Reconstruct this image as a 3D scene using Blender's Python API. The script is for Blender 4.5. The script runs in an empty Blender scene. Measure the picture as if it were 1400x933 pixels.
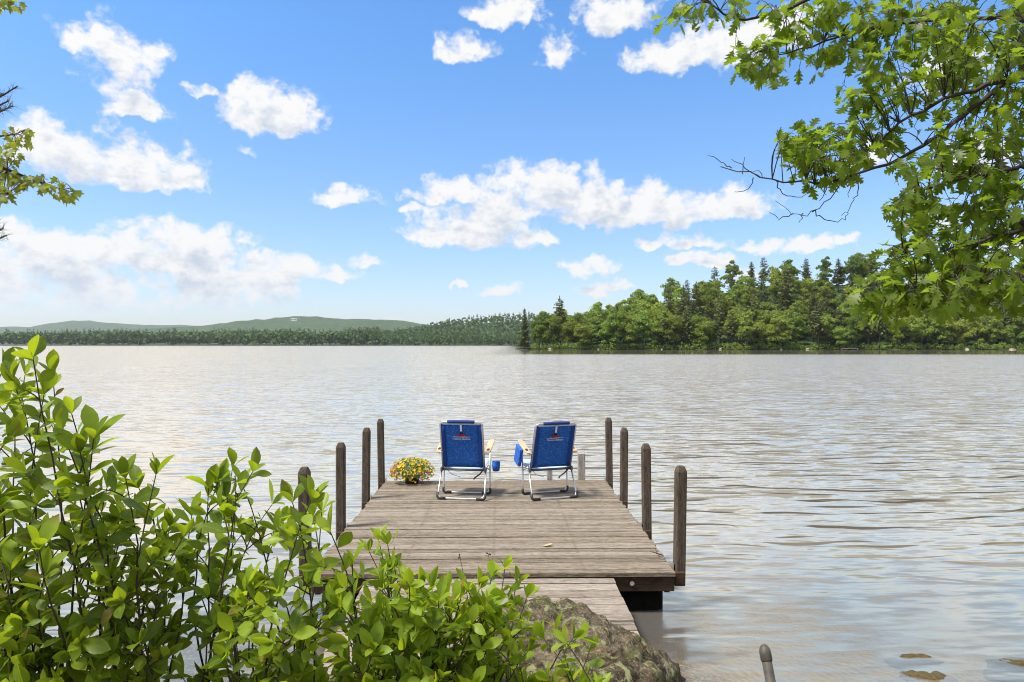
import bpy, bmesh, math, random
import numpy as np
from mathutils import Vector, Matrix, noise as mnoise
PI = math.pi
R = math.radians
random.seed(7)
rng = np.random.default_rng(7)
SC = bpy.context.scene
COL = SC.collection

# ------------------------------------------------------------------ camera
CAM_H = 2.2            # metres above the lake
F = 933.33             # focal length in pixels of the 1400 px wide photograph
HZ = 471.0             # horizon row
cam_d = bpy.data.cameras.new('camera')
cam = bpy.data.objects.new('camera', cam_d)
COL.objects.link(cam)
cam.location = (0, 0, CAM_H)
cam.rotation_euler = (R(90), 0, 0)
cam_d.sensor_width = 36
cam_d.lens = 24
cam_d.shift_y = (HZ - 466.5) / 1400
cam_d.clip_start = 0.05
cam_d.clip_end = 30000
SC.camera = cam

def at(px, py, y):
    """world point seen at a photograph pixel, at depth y"""
    return Vector(((px - 700) / F * y, y, CAM_H - (py - HZ) / F * y))

# ------------------------------------------------------------------ sun, view
SUN_EL, SUN_AZ = 60, -112        # azimuth from +Y towards +X
sun_d = bpy.data.lights.new('sun', 'SUN')
sun_d.energy = 4.2
sun_d.angle = R(11)
sun_d.color = (1.0, 0.95, 0.87)
sun = bpy.data.objects.new('sun', sun_d)
COL.objects.link(sun)
sdir = Vector((math.cos(R(SUN_EL)) * math.sin(R(SUN_AZ)), math.cos(R(SUN_EL)) * math.cos(R(SUN_AZ)), math.sin(R(SUN_EL))))
sun.rotation_euler = sdir.to_track_quat('Z', 'Y').to_euler()
sun.location = (0, 0, 50)

vs = SC.view_settings
SC.display_settings.display_device = 'sRGB'
vs.view_transform = 'Standard'
vs.look = 'None'
vs.gamma = 1.0
vs.exposure = 0.62
vs.use_curve_mapping = False
SC.render.engine = 'CYCLES'
cy = SC.cycles
cy.max_bounces = 8
cy.diffuse_bounces = 3
cy.glossy_bounces = 3
cy.transmission_bounces = 4
cy.transparent_max_bounces = 8
cy.volume_bounces = 0
cy.use_denoising = True
cy.filter_width = 1.05
cy.sample_clamp_indirect = 6
cy.caustics_reflective = False
cy.caustics_refractive = False

# ------------------------------------------------------------------ node helpers
class NT:
    def __init__(self, tree):
        self.t = tree
        self.n = tree.nodes
        self.l = tree.links
    def node(self, typ, **kw):
        n = self.n.new(typ)
        for k, v in kw.items():
            setattr(n, k, v)
        return n
    def setin(self, sock, v):
        if v is None:
            return
        if isinstance(v, bpy.types.NodeSocket):
            self.l.new(v, sock)
        else:
            if hasattr(sock.default_value, '__len__') and not hasattr(v, '__len__'):
                v = (v,) * len(sock.default_value)
            if hasattr(sock.default_value, '__len__') and len(sock.default_value) == 4 and len(v) == 3:
                v = tuple(v) + (1,)
            sock.default_value = v
    def math(self, op, a, b=None, c=None, clamp=False):
        n = self.node('ShaderNodeMath', operation=op, use_clamp=clamp)
        for i, v in enumerate((a, b, c)):
            if v is not None:
                self.setin(n.inputs[i], v)
        return n.outputs[0]
    def vmath(self, op, a, b=None, c=None):
        n = self.node('ShaderNodeVectorMath', operation=op)
        for i, v in enumerate((a, b, c)):
            if v is not None:
                self.setin(n.inputs[i], v)
        return n.outputs['Value'] if op in ('LENGTH', 'DOT_PRODUCT') else n.outputs[0]
    def mix(self, fac, a, b, blend='MIX'):
        n = self.node('ShaderNodeMix', data_type='RGBA', blend_type=blend)
        self.setin(n.inputs[0], fac); self.setin(n.inputs[6], a); self.setin(n.inputs[7], b)
        return n.outputs[2]
    def noise(self, vec, scale, detail=4, rough=0.5, lac=2.0, dist=0.0, dim='3D'):
        n = self.node('ShaderNodeTexNoise', noise_dimensions=dim)
        if vec is not None:
            self.l.new(vec, n.inputs['Vector'])
        n.inputs['Scale'].default_value = scale
        n.inputs['Detail'].default_value = detail
        n.inputs['Roughness'].default_value = rough
        n.inputs['Lacunarity'].default_value = lac
        n.inputs['Distortion'].default_value = dist
        return n
    def voronoi(self, vec, scale, feature='F1', dim='3D', **kw):
        n = self.node('ShaderNodeTexVoronoi', feature=feature, voronoi_dimensions=dim)
        if vec is not None:
            self.l.new(vec, n.inputs['Vector'])
        n.inputs['Scale'].default_value = scale
        for k, v in kw.items():
            n.inputs[k].default_value = v
        return n
    def ramp(self, fac, stops, interp='LINEAR'):
        n = self.node('ShaderNodeValToRGB')
        self.setin(n.inputs[0], fac)
        cr = n.color_ramp
        cr.interpolation = interp
        while len(cr.elements) < len(stops):
            cr.elements.new(0.5)
        for e, (p, c) in zip(cr.elements, stops):
            e.position = p
            e.color = (c, c, c, 1) if not hasattr(c, '__len__') else tuple(c) + (1,)
        return n.outputs[0]
    def maprange(self, v, a, b, c=0.0, d=1.0, smooth=False):
        n = self.node('ShaderNodeMapRange', interpolation_type='SMOOTHSTEP' if smooth else 'LINEAR')
        for i, x in enumerate((v, a, b, c, d)):
            self.setin(n.inputs[i], x)
        return n.outputs[0]
    def comb(self, x, y, z):
        n = self.node('ShaderNodeCombineXYZ')
        for i, v in enumerate((x, y, z)):
            self.setin(n.inputs[i], v)
        return n.outputs[0]
    def sep(self, v):
        n = self.node('ShaderNodeSeparateXYZ')
        self.l.new(v, n.inputs[0])
        return n.outputs
    def bump(self, h, strength=0.5, dist=0.01):
        n = self.node('ShaderNodeBump')
        n.inputs['Strength'].default_value = strength
        n.inputs['Distance'].default_value = dist
        self.l.new(h, n.inputs['Height'])
        return n.outputs[0]

# ------------------------------------------------------------------ world: sky with cumulus
# (px, py, half width, half height, weight) in photograph pixels, turned into directions on the sky
CLOUDS = [
    (168, 88, 55, 34, .85), (112, 52, 42, 16, .62), (160, 112, 40, 22, .75), (192, 148, 46, 18, .85), (265, 122, 22, 8, .6), (150, 55, 30, 26, .6),
    (105, 212, 78, 36, 1.1), (185, 222, 80, 30, 1.1), (238, 238, 50, 22, .95), (55, 185, 34, 30, .7), (85, 166, 30, 10, .6),
    (372, 150, 66, 34, 1.15), (350, 135, 40, 30, .9), (345, 160, 44, 16, .8), (334, 206, 14, 8, .55),
    (473, 269, 48, 15, .95), (498, 263, 16, 12, .7),
    (60, 350, 90, 36, 1.05), (180, 335, 80, 30, 1.1), (250, 345, 80, 42, 1.1), (300, 375, 70, 40, 1.0), (130, 375, 160, 30, .55), (385, 365, 52, 18, .95), (330, 398, 110, 22, .6),
    (90, 412, 180, 18, .52), (230, 410, 190, 18, .52), (20, 335, 70, 24, 1.0), (120, 330, 60, 22, 1.0), (360, 378, 70, 26, 1.05), (40, 385, 100, 22, .8), (340, 322, 22, 16, .55),
    (458, 373, 34, 9, .85), (495, 357, 28, 13, .9),
    (620, 262, 60, 24, 1.05), (645, 312, 95, 32, 1.1), (715, 322, 46, 20, 1.0), (700, 240, 36, 22, .85), (765, 258, 80, 36, 1.1), (850, 280, 110, 32, 1.1), (990, 280, 70, 26, 1.0), (920, 292, 70, 20, .95), (690, 285, 60, 22, .95), (566, 286, 20, 7, .7),
    (683, 395, 30, 12, 1.0), (625, 390, 14, 5, .75),
    (690, 14, 62, 20, .95), (636, 66, 46, 18, .85), (765, 66, 30, 24, .75), (755, 88, 22, 10, .55),
    (850, 20, 66, 28, .95), (940, 68, 90, 28, 1.05), (1010, 60, 66, 30, 1.0), (1075, 40, 50, 30, .7),
    (945, 330, 62, 14, .95), (1036, 338, 32, 12, .95), (958, 356, 52, 10, .95), (1108, 334, 38, 13, .95), (1158, 325, 28, 10, .9), (1015, 373, 28, 6, .9), (890, 335, 24, 8, .8),
    (808, 366, 46, 14, 1.0), (770, 362, 16, 11, .8), (835, 388, 44, 8, .85), (815, 398, 20, 9, .85),
    (1196, 214, 34, 16, .75), (1290, 100, 60, 26, .7), (1330, 210, 60, 22, .7), (1390, 330, 50, 20, .6), (545, 437, 18, 5, .7),
    (1280, 300, 40, 14, .6),
]
def sky_dir(px, py):
    u, v = (px - 700) / F, (HZ - py) / F
    return math.atan(u), math.atan(v / math.sqrt(1 + u * u)), 1 / (F * math.sqrt(1 + u * u))

world = bpy.data.worlds.new('World')
SC.world = world
world.use_nodes = True

grp = bpy.data.node_groups.new('cloud_density', 'ShaderNodeTree')
grp.interface.new_socket('P', in_out='INPUT', socket_type='NodeSocketVector')
grp.interface.new_socket('Density', in_out='OUTPUT', socket_type='NodeSocketFloat')
g = NT(grp)
gi = g.node('NodeGroupInput'); go = g.node('NodeGroupOutput')
P = gi.outputs[0]
warp = g.noise(P, 26, 3, 0.55, dim='2D')
w1 = g.vmath('MULTIPLY', g.vmath('SUBTRACT', warp.outputs['Color'], (0.5, 0.5, 0.5)), (0.05, 0.034, 0.0))
Pw = g.vmath('ADD', P, w1)
acc = None
for (px, py, rx, ry, w) in CLOUDS:
    a, e, s = sky_dir(px, py + ry * 0.35)
    d = g.vmath('SUBTRACT', Pw, (a, e, 0))
    d = g.vmath('MULTIPLY', d, (1 / (rx * s * 1.10), 1 / (ry * 1.42 / F), 0))
    d2 = g.vmath('MULTIPLY', d, (-1, -2.1, 0))
    d = g.vmath('MAXIMUM', d, d2)
    q = g.vmath('DOT_PRODUCT', d, d)
    q = g.math('MULTIPLY_ADD', q, -w, w)            # w * (1 - d2)
    acc = q if acc is None else g.math('SMOOTH_MAX', acc, q, 0.10)
# unseen white clouds added beyond the frame, so the water reflects paler
sx = g.sep(P)
hi = g.noise(g.vmath('MULTIPLY', P, (1.0, 1.6, 1.0)), 3.2, 2, 0.5, dim='2D')
up_ = g.maprange(sx[1], 0.47, 0.58, 0, 1, True)
side = g.maprange(g.math('ABSOLUTE', sx[0]), 0.68, 0.9, 0, 1, True)
off = g.math('MAXIMUM', up_, side)
added_cover = g.maprange(hi.outputs['Fac'], 0.30, 0.50, 0.1, 1.0)
added_cover = g.math('SUBTRACT', g.math('MULTIPLY', g.math('ADD', added_cover, 1.2), off), 1.2)
acc = g.math('MAXIMUM', acc, added_cover)
acc = g.math('MAXIMUM', acc, -1.2)
fb = g.noise(g.vmath('MULTIPLY', P, (1.0, 1.35, 1.0)), 17, 8, 0.62, 2.1, dim='2D')
bil = g.voronoi(Pw, 30, 'F1', '2D', Detail=2.0, Roughness=0.55)
nz = g.math('ADD', g.math('MULTIPLY', g.math('SUBTRACT', fb.outputs['Fac'], 0.5), 2.3),
            g.math('MULTIPLY', g.math('SUBTRACT', 0.42, bil.outputs['Distance']), 0.50))
den = g.math('ADD', acc, nz)
den = g.math('ADD', den, 0.03)
g.l.new(den, go.inputs[0])

w = NT(world.node_tree)
w.n.clear()
out = w.node('ShaderNodeOutputWorld')
bg = w.node('ShaderNodeBackground')
w.l.new(bg.outputs[0], out.inputs[0])
sky = w.node('ShaderNodeTexSky', sky_type='NISHITA')
sky.sun_disc = False
sky.sun_elevation = R(SUN_EL)
sky.sun_rotation = R(SUN_AZ)
sky.altitude = 150
sky.air_density = 1.0
sky.dust_density = 0.6
sky.ozone_density = 2.0
tc = w.node('ShaderNodeTexCoord')
dx, dy, dz = w.sep(tc.outputs['Generated'])
az = w.math('ARCTAN2', dx, dy)
el = w.math('ARCSINE', dz)
pv = w.comb(az, el, 0)
def dens(vec):
    n = w.node('ShaderNodeGroup')
    n.node_tree = grp
    w.l.new(vec, n.inputs[0])
    return n.outputs[0]
d0 = dens(pv)
d1 = dens(w.vmath('ADD', pv, (-0.010, 0.028, 0)))
alpha = w.maprange(d0, -0.14, 0.66, 0, 1, True)
puff = w.noise(w.vmath('MULTIPLY', pv, (1.0, 1.7, 1.0)), 34, 5, 0.6, dim='2D')
base_dark = w.math('ADD', w.math('ADD', w.math('MULTIPLY', d1, 0.75), w.math('MULTIPLY', d0, 0.15)), w.math('MULTIPLY', w.math('SUBTRACT', puff.outputs['Fac'], 0.5), 2.2))
base_dark = w.maprange(base_dark, 0.05, 1.45, 0, 1, True)
CB = 6.5
cloud_col = w.mix(base_dark, (CB * 1.0, CB * 0.99, CB * 0.98), (CB * 0.60, CB * 0.67, CB * 0.79))
# towards the horizon the clouds thin out into the bright air
low = w.maprange(el, 0.0, 0.10, 0, 1, True)
cloud_col = w.mix(low, (CB * 0.86, CB * 0.92, CB * 1.0), cloud_col)
alpha = w.math('MULTIPLY', alpha, w.maprange(el, 0.0, 0.07, 0.55, 0.98, True))
tint = w.mix(w.maprange(el, 0.0, 0.42, 0, 1), (1.05, 1.03, 1.15), (0.74, 1.22, 1.60))
sk = w.mix(1.0, sky.outputs[0], tint, 'MULTIPLY')
colr = w.mix(alpha, sk, cloud_col)
w.l.new(colr, bg.inputs[0])
bg.inputs[1].default_value = 0.10
world.cycles.sampling_method = 'NONE'
world.cycles.sample_map_resolution = 512

# ------------------------------------------------------------------ scene graph helpers
class MB:
    """collects shapes and links them as one mesh object"""
    def __init__(self):
        self.v, self.f, self.c = [], [], 0
    def add(self, verts, faces):
        verts = np.asarray(verts, float).reshape(-1, 3)
        self.v.append(verts)
        c = self.c
        self.f.extend([tuple(i + c for i in f) for f in faces])
        self.c += len(verts)
    def box(self, lo, hi, M=None, bev=0.0):
        x0, y0, z0 = lo; x1, y1, z1 = hi
        if bev <= 0:
            v = [(x0, y0, z0), (x1, y0, z0), (x1, y1, z0), (x0, y1, z0), (x0, y0, z1), (x1, y0, z1), (x1, y1, z1), (x0, y1, z1)]
            f = [(3, 2, 1, 0), (4, 5, 6, 7), (0, 1, 5, 4), (1, 2, 6, 5), (2, 3, 7, 6), (3, 0, 4, 7)]
        else:
            bm = bmesh.new()
            bmesh.ops.create_cube(bm, size=1)
            for q in bm.verts:
                q.co = Vector(((x0 + x1) / 2 + q.co.x * (x1 - x0), (y0 + y1) / 2 + q.co.y * (y1 - y0), (z0 + z1) / 2 + q.co.z * (z1 - z0)))
            bmesh.ops.bevel(bm, geom=bm.edges[:], offset=bev, segments=2, profile=0.5, affect='EDGES')
            bm.verts.index_update()
            v = [q.co.copy() for q in bm.verts]
            f = [tuple(q.index for q in ff.verts) for ff in bm.faces]
            bm.free()
        if M is not None:
            v = [M @ Vector(q) for q in v]
        self.add([tuple(q) for q in v], f)
    def tube(self, pts, rad, n=8, cap=True):
        pts = [Vector(p) for p in pts]
        k = len(pts)
        if not hasattr(rad, '__len__'):
            rad = [rad] * k
        tans = [(pts[min(i + 1, k - 1)] - pts[max(i - 1, 0)]).normalized() for i in range(k)]
        u = tans[0].orthogonal().normalized()
        vs_, fs = [], []
        for i in range(k):
            t = tans[i]
            u = (u - t * u.dot(t))
            u = u.normalized() if u.length > 1e-6 else t.orthogonal().normalized()
            b = t.cross(u)
            for j in range(n):
                a = 2 * PI * j / n
                vs_.append(tuple(pts[i] + (u * math.cos(a) + b * math.sin(a)) * rad[i]))
        for i in range(k - 1):
            for j in range(n):
                a0 = i * n + j; a1 = i * n + (j + 1) % n
                fs.append((a0, a1, a1 + n, a0 + n))
        if cap:
            fs.append(tuple(range(n - 1, -1, -1)))
            fs.append(tuple((k - 1) * n + j for j in range(n)))
        self.add(vs_, fs)
    def lathe(self, prof, n=24, cx=0, cy=0):
        vs_, fs = [], []
        for (r, z) in prof:
            for j in range(n):
                a = 2 * PI * j / n
                vs_.append((cx + r * math.cos(a), cy + r * math.sin(a), z))
        for i in range(len(prof) - 1):
            for j in range(n):
                a0 = i * n + j; a1 = i * n + (j + 1) % n
                fs.append((a0, a1, a1 + n, a0 + n))
        fs.append(tuple(range(n - 1, -1, -1)))
        fs.append(tuple((len(prof) - 1) * n + j for j in range(n)))
        self.add(vs_, fs)
    def mesh(self, name, mat, smooth=False):
        me = bpy.data.meshes.new(name)
        v = np.concatenate(self.v) if self.v else np.zeros((0, 3))
        me.from_pydata(v.tolist(), [], self.f)
        if smooth:
            me.polygons.foreach_set('use_smooth', np.ones(len(me.polygons), bool))
        if mat:
            me.materials.append(mat)
        me.update()
        return me
    def build(self, name, mat, parent=None, smooth=False):
        return link(name, self.mesh(name, mat, smooth), parent)

def link(name, data, parent=None):
    o = bpy.data.objects.new(name, data)
    COL.objects.link(o)
    if parent is not None:
        o.parent = parent
    return o
def tag(o, label, cat, group=None):
    o['label'] = label; o['category'] = cat
    if group:
        o['group'] = group
    return o
def thing(name, label, cat, loc=(0, 0, 0), rz=0.0, group=None):
    o = bpy.data.objects.new(name, None)
    COL.objects.link(o)
    o.empty_display_size = 0.2
    o.location = loc
    o.rotation_euler = (0, 0, rz)
    return tag(o, label, cat, group)
def kind(o, k):
    o['kind'] = k
    return o

# ------------------------------------------------------------------ materials
def new_mat(name):
    m = bpy.data.materials.new(name)
    m.use_nodes = True
    t = NT(m.node_tree)
    t.n.clear()
    o = t.node('ShaderNodeOutputMaterial')
    return m, t, o
def principled(t, o, base, rough=0.6, metal=0.0, normal=None, spec=0.5):
    b = t.node('ShaderNodeBsdfPrincipled')
    t.setin(b.inputs['Base Color'], base)
    t.setin(b.inputs['Roughness'], rough)
    b.inputs['Metallic'].default_value = metal
    b.inputs['Specular IOR Level'].default_value = spec
    if normal is not None:
        t.l.new(normal, b.inputs['Normal'])
    t.l.new(b.outputs[0], o.inputs[0])
    return b
def plain(name, col, rough=0.5, metal=0.0, var=0.15, scale=40, bump=0.1, spec=0.5):
    m, t, o = new_mat(name)
    tcn = t.node('ShaderNodeTexCoord')
    n = t.noise(tcn.outputs['Object'], scale, 4, 0.6)
    c = t.mix(t.maprange(n.outputs['Fac'], 0.3, 0.7), tuple(x * (1 - var) for x in col), tuple(min(1, x * (1 + var)) for x in col))
    principled(t, o, c, rough, metal, t.bump(n.outputs['Fac'], bump, 0.002), spec)
    return m

def wood(name, light, dark, along=(0.6, 14, 14), rough=0.85, knots=True, island=0.35, stain=None, nails=None):
    m, t, o = new_mat(name)
    tcn = t.node('ShaderNodeTexCoord')
    geo = t.node('ShaderNodeNewGeometry')
    rnd = geo.outputs['Random Per Island']
    off = t.comb(t.math('MULTIPLY', rnd, 37.0), t.math('MULTIPLY', rnd, 91.0), 0)
    p = t.vmath('ADD', tcn.outputs['Object'], off)
    pg = t.vmath('MULTIPLY', p, along)
    grain = t.noise(pg, 4.0, 7, 0.65, 2.2, 0.4)
    fine = t.noise(t.vmath('MULTIPLY', p, tuple(a * 2.6 for a in along)), 5.0, 4, 0.7)
    blot = t.noise(p, 2.4, 4, 0.6)
    gr = t.math('ADD', t.math('MULTIPLY', grain.outputs['Fac'], 0.6), t.math('MULTIPLY', fine.outputs['Fac'], 0.4))
    c = t.mix(t.maprange(gr, 0.39, 0.57), dark, light)
    c = t.mix(t.maprange(blot.outputs['Fac'], 0.42, 0.7, 0, 0.55), c, tuple(x * f for x, f in zip(light, (0.70, 0.66, 0.60))))
    # each board weathered a little differently
    c = t.mix(t.math('MULTIPLY', t.math('SUBTRACT', rnd, 0.5), island, clamp=True), c, (0.02, 0.016, 0.012))
    c = t.mix(t.math('MULTIPLY', t.math('SUBTRACT', 0.5, rnd), island, clamp=True), c, (0.55, 0.50, 0.45))
    crack = t.ramp(fine.outputs['Fac'], [(0.0, 1.0), (0.35, 1.0), (0.41, 0.0)])
    c = t.mix(t.math('MULTIPLY', crack, 0.8), c, tuple(x * 0.25 for x in dark))
    fleck = t.noise(t.vmath('MULTIPLY', p, tuple(max(0.35 * a, 1.0) for a in along)), 16.0, 5, 0.75)
    c = t.mix(t.maprange(fleck.outputs['Fac'], 0.50, 0.64, 0, 0.55), c, tuple(x * 0.55 for x in dark))
    c = t.mix(t.maprange(fleck.outputs['Fac'], 0.46, 0.34, 0, 0.45), c, tuple(min(0.8, x * 1.55) for x in light))
    if nails:
        nx, ny, nz_ = t.sep(tcn.outputs['Object'])
        fx = t.math('ABSOLUTE', t.math('SUBTRACT', t.math('FRACT', t.math('ADD', t.math('DIVIDE', nx, nails[0]), 100.5)), 0.5))
        fy = t.math('ABSOLUTE', t.math('SUBTRACT', t.math('FRACT', t.math('MULTIPLY', t.math('DIVIDE', ny, nails[1]), 2.0)), 0.45))
        hit = t.math('MULTIPLY', t.maprange(fx, 0.010 / nails[0], 0.020 / nails[0], 1, 0), t.maprange(fy, 0.10, 0.20, 1, 0))
        c = t.mix(t.math('MULTIPLY', hit, 0.40), c, (0.035, 0.024, 0.018))
    if stain:
        sn = t.noise(tcn.outputs['Object'], 3.5, 5, 0.7)
        c = t.mix(t.maprange(sn.outputs['Fac'], 0.5, 0.68, 0, 0.8), c, stain)
    h = t.math('SUBTRACT', gr, t.math('MULTIPLY', crack, 0.4))
    principled(t, o, c, rough, 0, t.bump(h, 0.7, 0.006), 0.3)
    return m

def leaf_mat(name, c1, c2, trans, tmix=0.4, rough=0.45, obj_var=0.0, far=False, spot=None, veins=False):
    m, t, o = new_mat(name)
    geo = t.node('ShaderNodeNewGeometry')
    rnd = geo.outputs['Random Per Island']
    c = t.mix(rnd, c1, c2)
    tr = t.mix(rnd, trans, tuple(x * 0.7 for x in trans))
    if obj_var:
        oi = t.node('ShaderNodeObjectInfo')
        hs = t.node('ShaderNodeHueSaturation')
        t.setin(hs.inputs['Hue'], t.maprange(oi.outputs['Random'], 0, 1, 0.5 - 0.03 * obj_var, 0.5 + 0.022 * obj_var))
        wn = t.node('ShaderNodeTexWhiteNoise', noise_dimensions='1D')
        t.setin(wn.inputs['W'], oi.outputs['Random'])
        t.setin(hs.inputs['Value'], t.maprange(wn.outputs['Value'], 0, 1, 1 - 0.3 * obj_var, 1 + 0.3 * obj_var))
        t.setin(hs.inputs['Color'], c)
        c = hs.outputs[0]
        hs2 = t.node('ShaderNodeHueSaturation')
        t.setin(hs2.inputs['Value'], t.maprange(wn.outputs['Value'], 0, 1, 1 - 0.3 * obj_var, 1 + 0.3 * obj_var))
        t.setin(hs2.inputs['Color'], tr)
        tr = hs2.outputs[0]
    if not far:
        tcn = t.node('ShaderNodeTexCoord')
        n = t.noise(tcn.outputs['Object'], 60, 3, 0.6)
        c = t.mix(t.maprange(n.outputs['Fac'], 0.4, 0.75, 0, 0.4), c, tuple(x * 1.5 for x in c2))
        if veins:
            at_ = t.node('ShaderNodeAttribute', attribute_name='leaf_uv')
            lu, lw, _z = t.sep(at_.outputs['Vector'])
            aw = t.math('ABSOLUTE', lw)
            rib = t.maprange(aw, 0.03, 0.12, 1, 0, True)
            sv = t.math('FRACT', t.math('MULTIPLY_ADD', aw, -1.3, t.math('MULTIPLY', lu, 7.0)))
            sv = t.maprange(t.math('ABSOLUTE', t.math('SUBTRACT', sv, 0.5)), 0.04, 0.14, 0.55, 0, True)
            vein = t.math('MAXIMUM', rib, sv)
            c = t.mix(t.math('MULTIPLY', vein, 0.55), c, (0.30, 0.38, 0.08))
            tr = t.mix(t.math('MULTIPLY', vein, 0.5), tr, (0.20, 0.28, 0.02))
            old = t.maprange(rnd, 0.955, 0.975)
            blotch = t.math('MULTIPLY', old, t.maprange(n.outputs['Fac'], 0.42, 0.55))
            c = t.mix(blotch, c, (0.20, 0.10, 0.03))
            tip = t.math('MULTIPLY', t.maprange(lu, 0.72, 0.95), t.maprange(rnd, 0.90, 0.93))
            c = t.mix(t.math('MULTIPLY', tip, 0.8), c, (0.24, 0.15, 0.04))
        if spot:
            sp = t.noise(tcn.outputs['Object'], 220, 2, 0.5)
            c = t.mix(t.maprange(sp.outputs['Fac'], 0.66, 0.72, 0, 0.7), c, spot)
    b = t.node('ShaderNodeBsdfPrincipled')
    t.setin(b.inputs['Base Color'], c)
    b.inputs['Roughness'].default_value = rough
    b.inputs['Specular IOR Level'].default_value = 0.15 if far else 0.28
    ts = t.node('ShaderNodeBsdfTranslucent')
    t.setin(ts.inputs[0], tr)
    ms = t.node('ShaderNodeMixShader')
    ms.inputs[0].default_value = tmix
    t.l.new(b.outputs[0], ms.inputs[1]); t.l.new(ts.outputs[0], ms.inputs[2])
    t.l.new(ms.outputs[0], o.inputs[0])
    return m

M = {}
M['deck'] = wood('weathered_deck_wood', (0.285, 0.232, 0.172), (0.060, 0.045, 0.033), (0.45, 18, 18), island=0.45, nails=(0.745, 0.094))
M['walk'] = wood('weathered_walkway_wood', (0.33, 0.275, 0.225), (0.09, 0.070, 0.056), (0.45, 18, 18), island=0.5)
M['post'] = wood('dark_post_wood', (0.120, 0.092, 0.068), (0.042, 0.031, 0.023), (16, 16, 0.7), island=0.2)
M['beam'] = wood('wet_beam_wood', (0.060, 0.038, 0.025), (0.020, 0.013, 0.009), (0.6, 14, 14), island=0.1, stain=(0.085, 0.050, 0.026))
M['stub'] = wood('grey_stub_wood', (0.42, 0.38, 0.34), (0.22, 0.19, 0.165), (16, 16, 0.8), island=0.1)
M['pipe'] = plain('weathered_grey_pipe', (0.075, 0.066, 0.053), 0.6, 0.2, 0.35, 25, 0.2)
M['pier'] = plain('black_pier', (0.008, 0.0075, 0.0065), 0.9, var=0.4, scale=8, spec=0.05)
M['metal'] = plain('galvanised_metal', (0.60, 0.60, 0.60), 0.35, 0.9, 0.1, 60, 0.03)
M['alu'] = plain('brushed_aluminium_tube', (0.62, 0.61, 0.60), 0.32, 0.8, 0.06, 90, 0.03)
M['darktube'] = plain('dark_grey_tube', (0.10, 0.10, 0.11), 0.4, 0.5, 0.1, 60, 0.03)
M['plastic'] = plain('black_plastic', (0.030, 0.027, 0.026), 0.5, 0, 0.2, 60, 0.03)
M['armwood'] = wood('pale_armrest_wood', (0.66, 0.49, 0.33), (0.55, 0.38, 0.24), (14, 0.8, 14), 0.45, island=0.0)
M['navy'] = plain('navy_fabric', (0.035, 0.060, 0.20), 0.85, 0, 0.2, 120, 0.2, 0.2)
M['paleblue'] = plain('pale_blue_fabric', (0.40, 0.53, 0.78), 0.8, 0, 0.1, 120, 0.2, 0.2)
M['white'] = plain('white_webbing', (0.75, 0.76, 0.78), 0.7, 0, 0.05, 120, 0.1, 0.2)
M['red'] = plain('red_print', (0.36, 0.035, 0.025), 0.8, 0, 0.3, 200, 0.0, 0.1)
M['black'] = plain('black_print', (0.015, 0.014, 0.016), 0.8, 0, 0.2, 200, 0.0, 0.1)
M['print'] = plain('pale_print', (0.50, 0.58, 0.74), 0.8, 0, 0.1, 200, 0.0, 0.1)

def blue_cloth():
    m, t, o = new_mat('royal_blue_printed_fabric')
    tcn = t.node('ShaderNodeTexCoord')
    n = t.noise(tcn.outputs['Object'], 55, 4, 0.75)
    v = t.voronoi(tcn.outputs['Object'], 75)
    f = t.math('ADD', t.math('MULTIPLY', n.outputs['Fac'], 0.6), t.math('MULTIPLY', v.outputs['Distance'], 0.5))
    c = t.ramp(f, [(0.30, (0.013, 0.050, 0.24)), (0.5, (0.018, 0.095, 0.42)), (0.66, (0.035, 0.16, 0.56)), (0.8, (0.09, 0.26, 0.66))])
    wv = t.noise(t.vmath('MULTIPLY', tcn.outputs['Object'], (900, 900, 900)), 1.0, 1)
    principled(t, o, c, 0.85, 0, t.bump(wv.outputs['Fac'], 0.3, 0.001), 0.2)
    return m
M['blue'] = blue_cloth()
M['bluedark'] = plain('dark_blue_side_band', (0.014, 0.060, 0.27), 0.85, 0, 0.25, 90, 0.2, 0.2)

def rock_mat(name, light, dark, lichen, moss, sc=1.0):
    m, t, o = new_mat(name)
    tcn = t.node('ShaderNodeTexCoord')
    p = tcn.outputs['Object']
    n1 = t.noise(p, 5 * sc, 8, 0.65, 2.1, 0.6)
    n2 = t.noise(p, 28 * sc, 6, 0.7)
    n3 = t.noise(p, 11 * sc, 6, 0.7, 2.0, 1.0)
    n4 = t.noise(p, 90 * sc, 3, 0.6)
    c = t.mix(t.maprange(n1.outputs['Fac'], 0.36, 0.62), dark, light)
    c = t.mix(t.maprange(n2.outputs['Fac'], 0.45, 0.62, 0, 0.8), c, tuple(x * 0.45 for x in dark))
    c = t.mix(t.maprange(n3.outputs['Fac'], 0.53, 0.60, 0, 0.85), c, lichen)
    n5 = t.noise(t.vmath('ADD', p, (3.1, 7.7, 1.3)), 7 * sc, 6, 0.7, 2.0, 0.8)
    c = t.mix(t.maprange(n5.outputs['Fac'], 0.55, 0.63, 0, 0.85), c, moss)
    n6 = t.noise(t.vmath('ADD', p, (13.1, 2.7, 5.3)), 9 * sc, 5, 0.7)
    c = t.mix(t.maprange(n6.outputs['Fac'], 0.62, 0.70, 0, 0.8), c, (0.20, 0.085, 0.030))
    c = t.mix(t.maprange(n4.outputs['Fac'], 0.56, 0.66, 0, 0.5), c, (0.32, 0.30, 0.21))
    h = t.math('ADD', n2.outputs['Fac'], t.math('MULTIPLY', n3.outputs['Fac'], 0.8))
    principled(t, o, c, 0.92, 0, t.bump(h, 1.0, 0.02), 0.2)
    return m
M['boulder'] = rock_mat('lichen_boulder', (0.20, 0.155, 0.105), (0.040, 0.029, 0.019), (0.27, 0.28, 0.14), (0.090, 0.100, 0.028))
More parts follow.
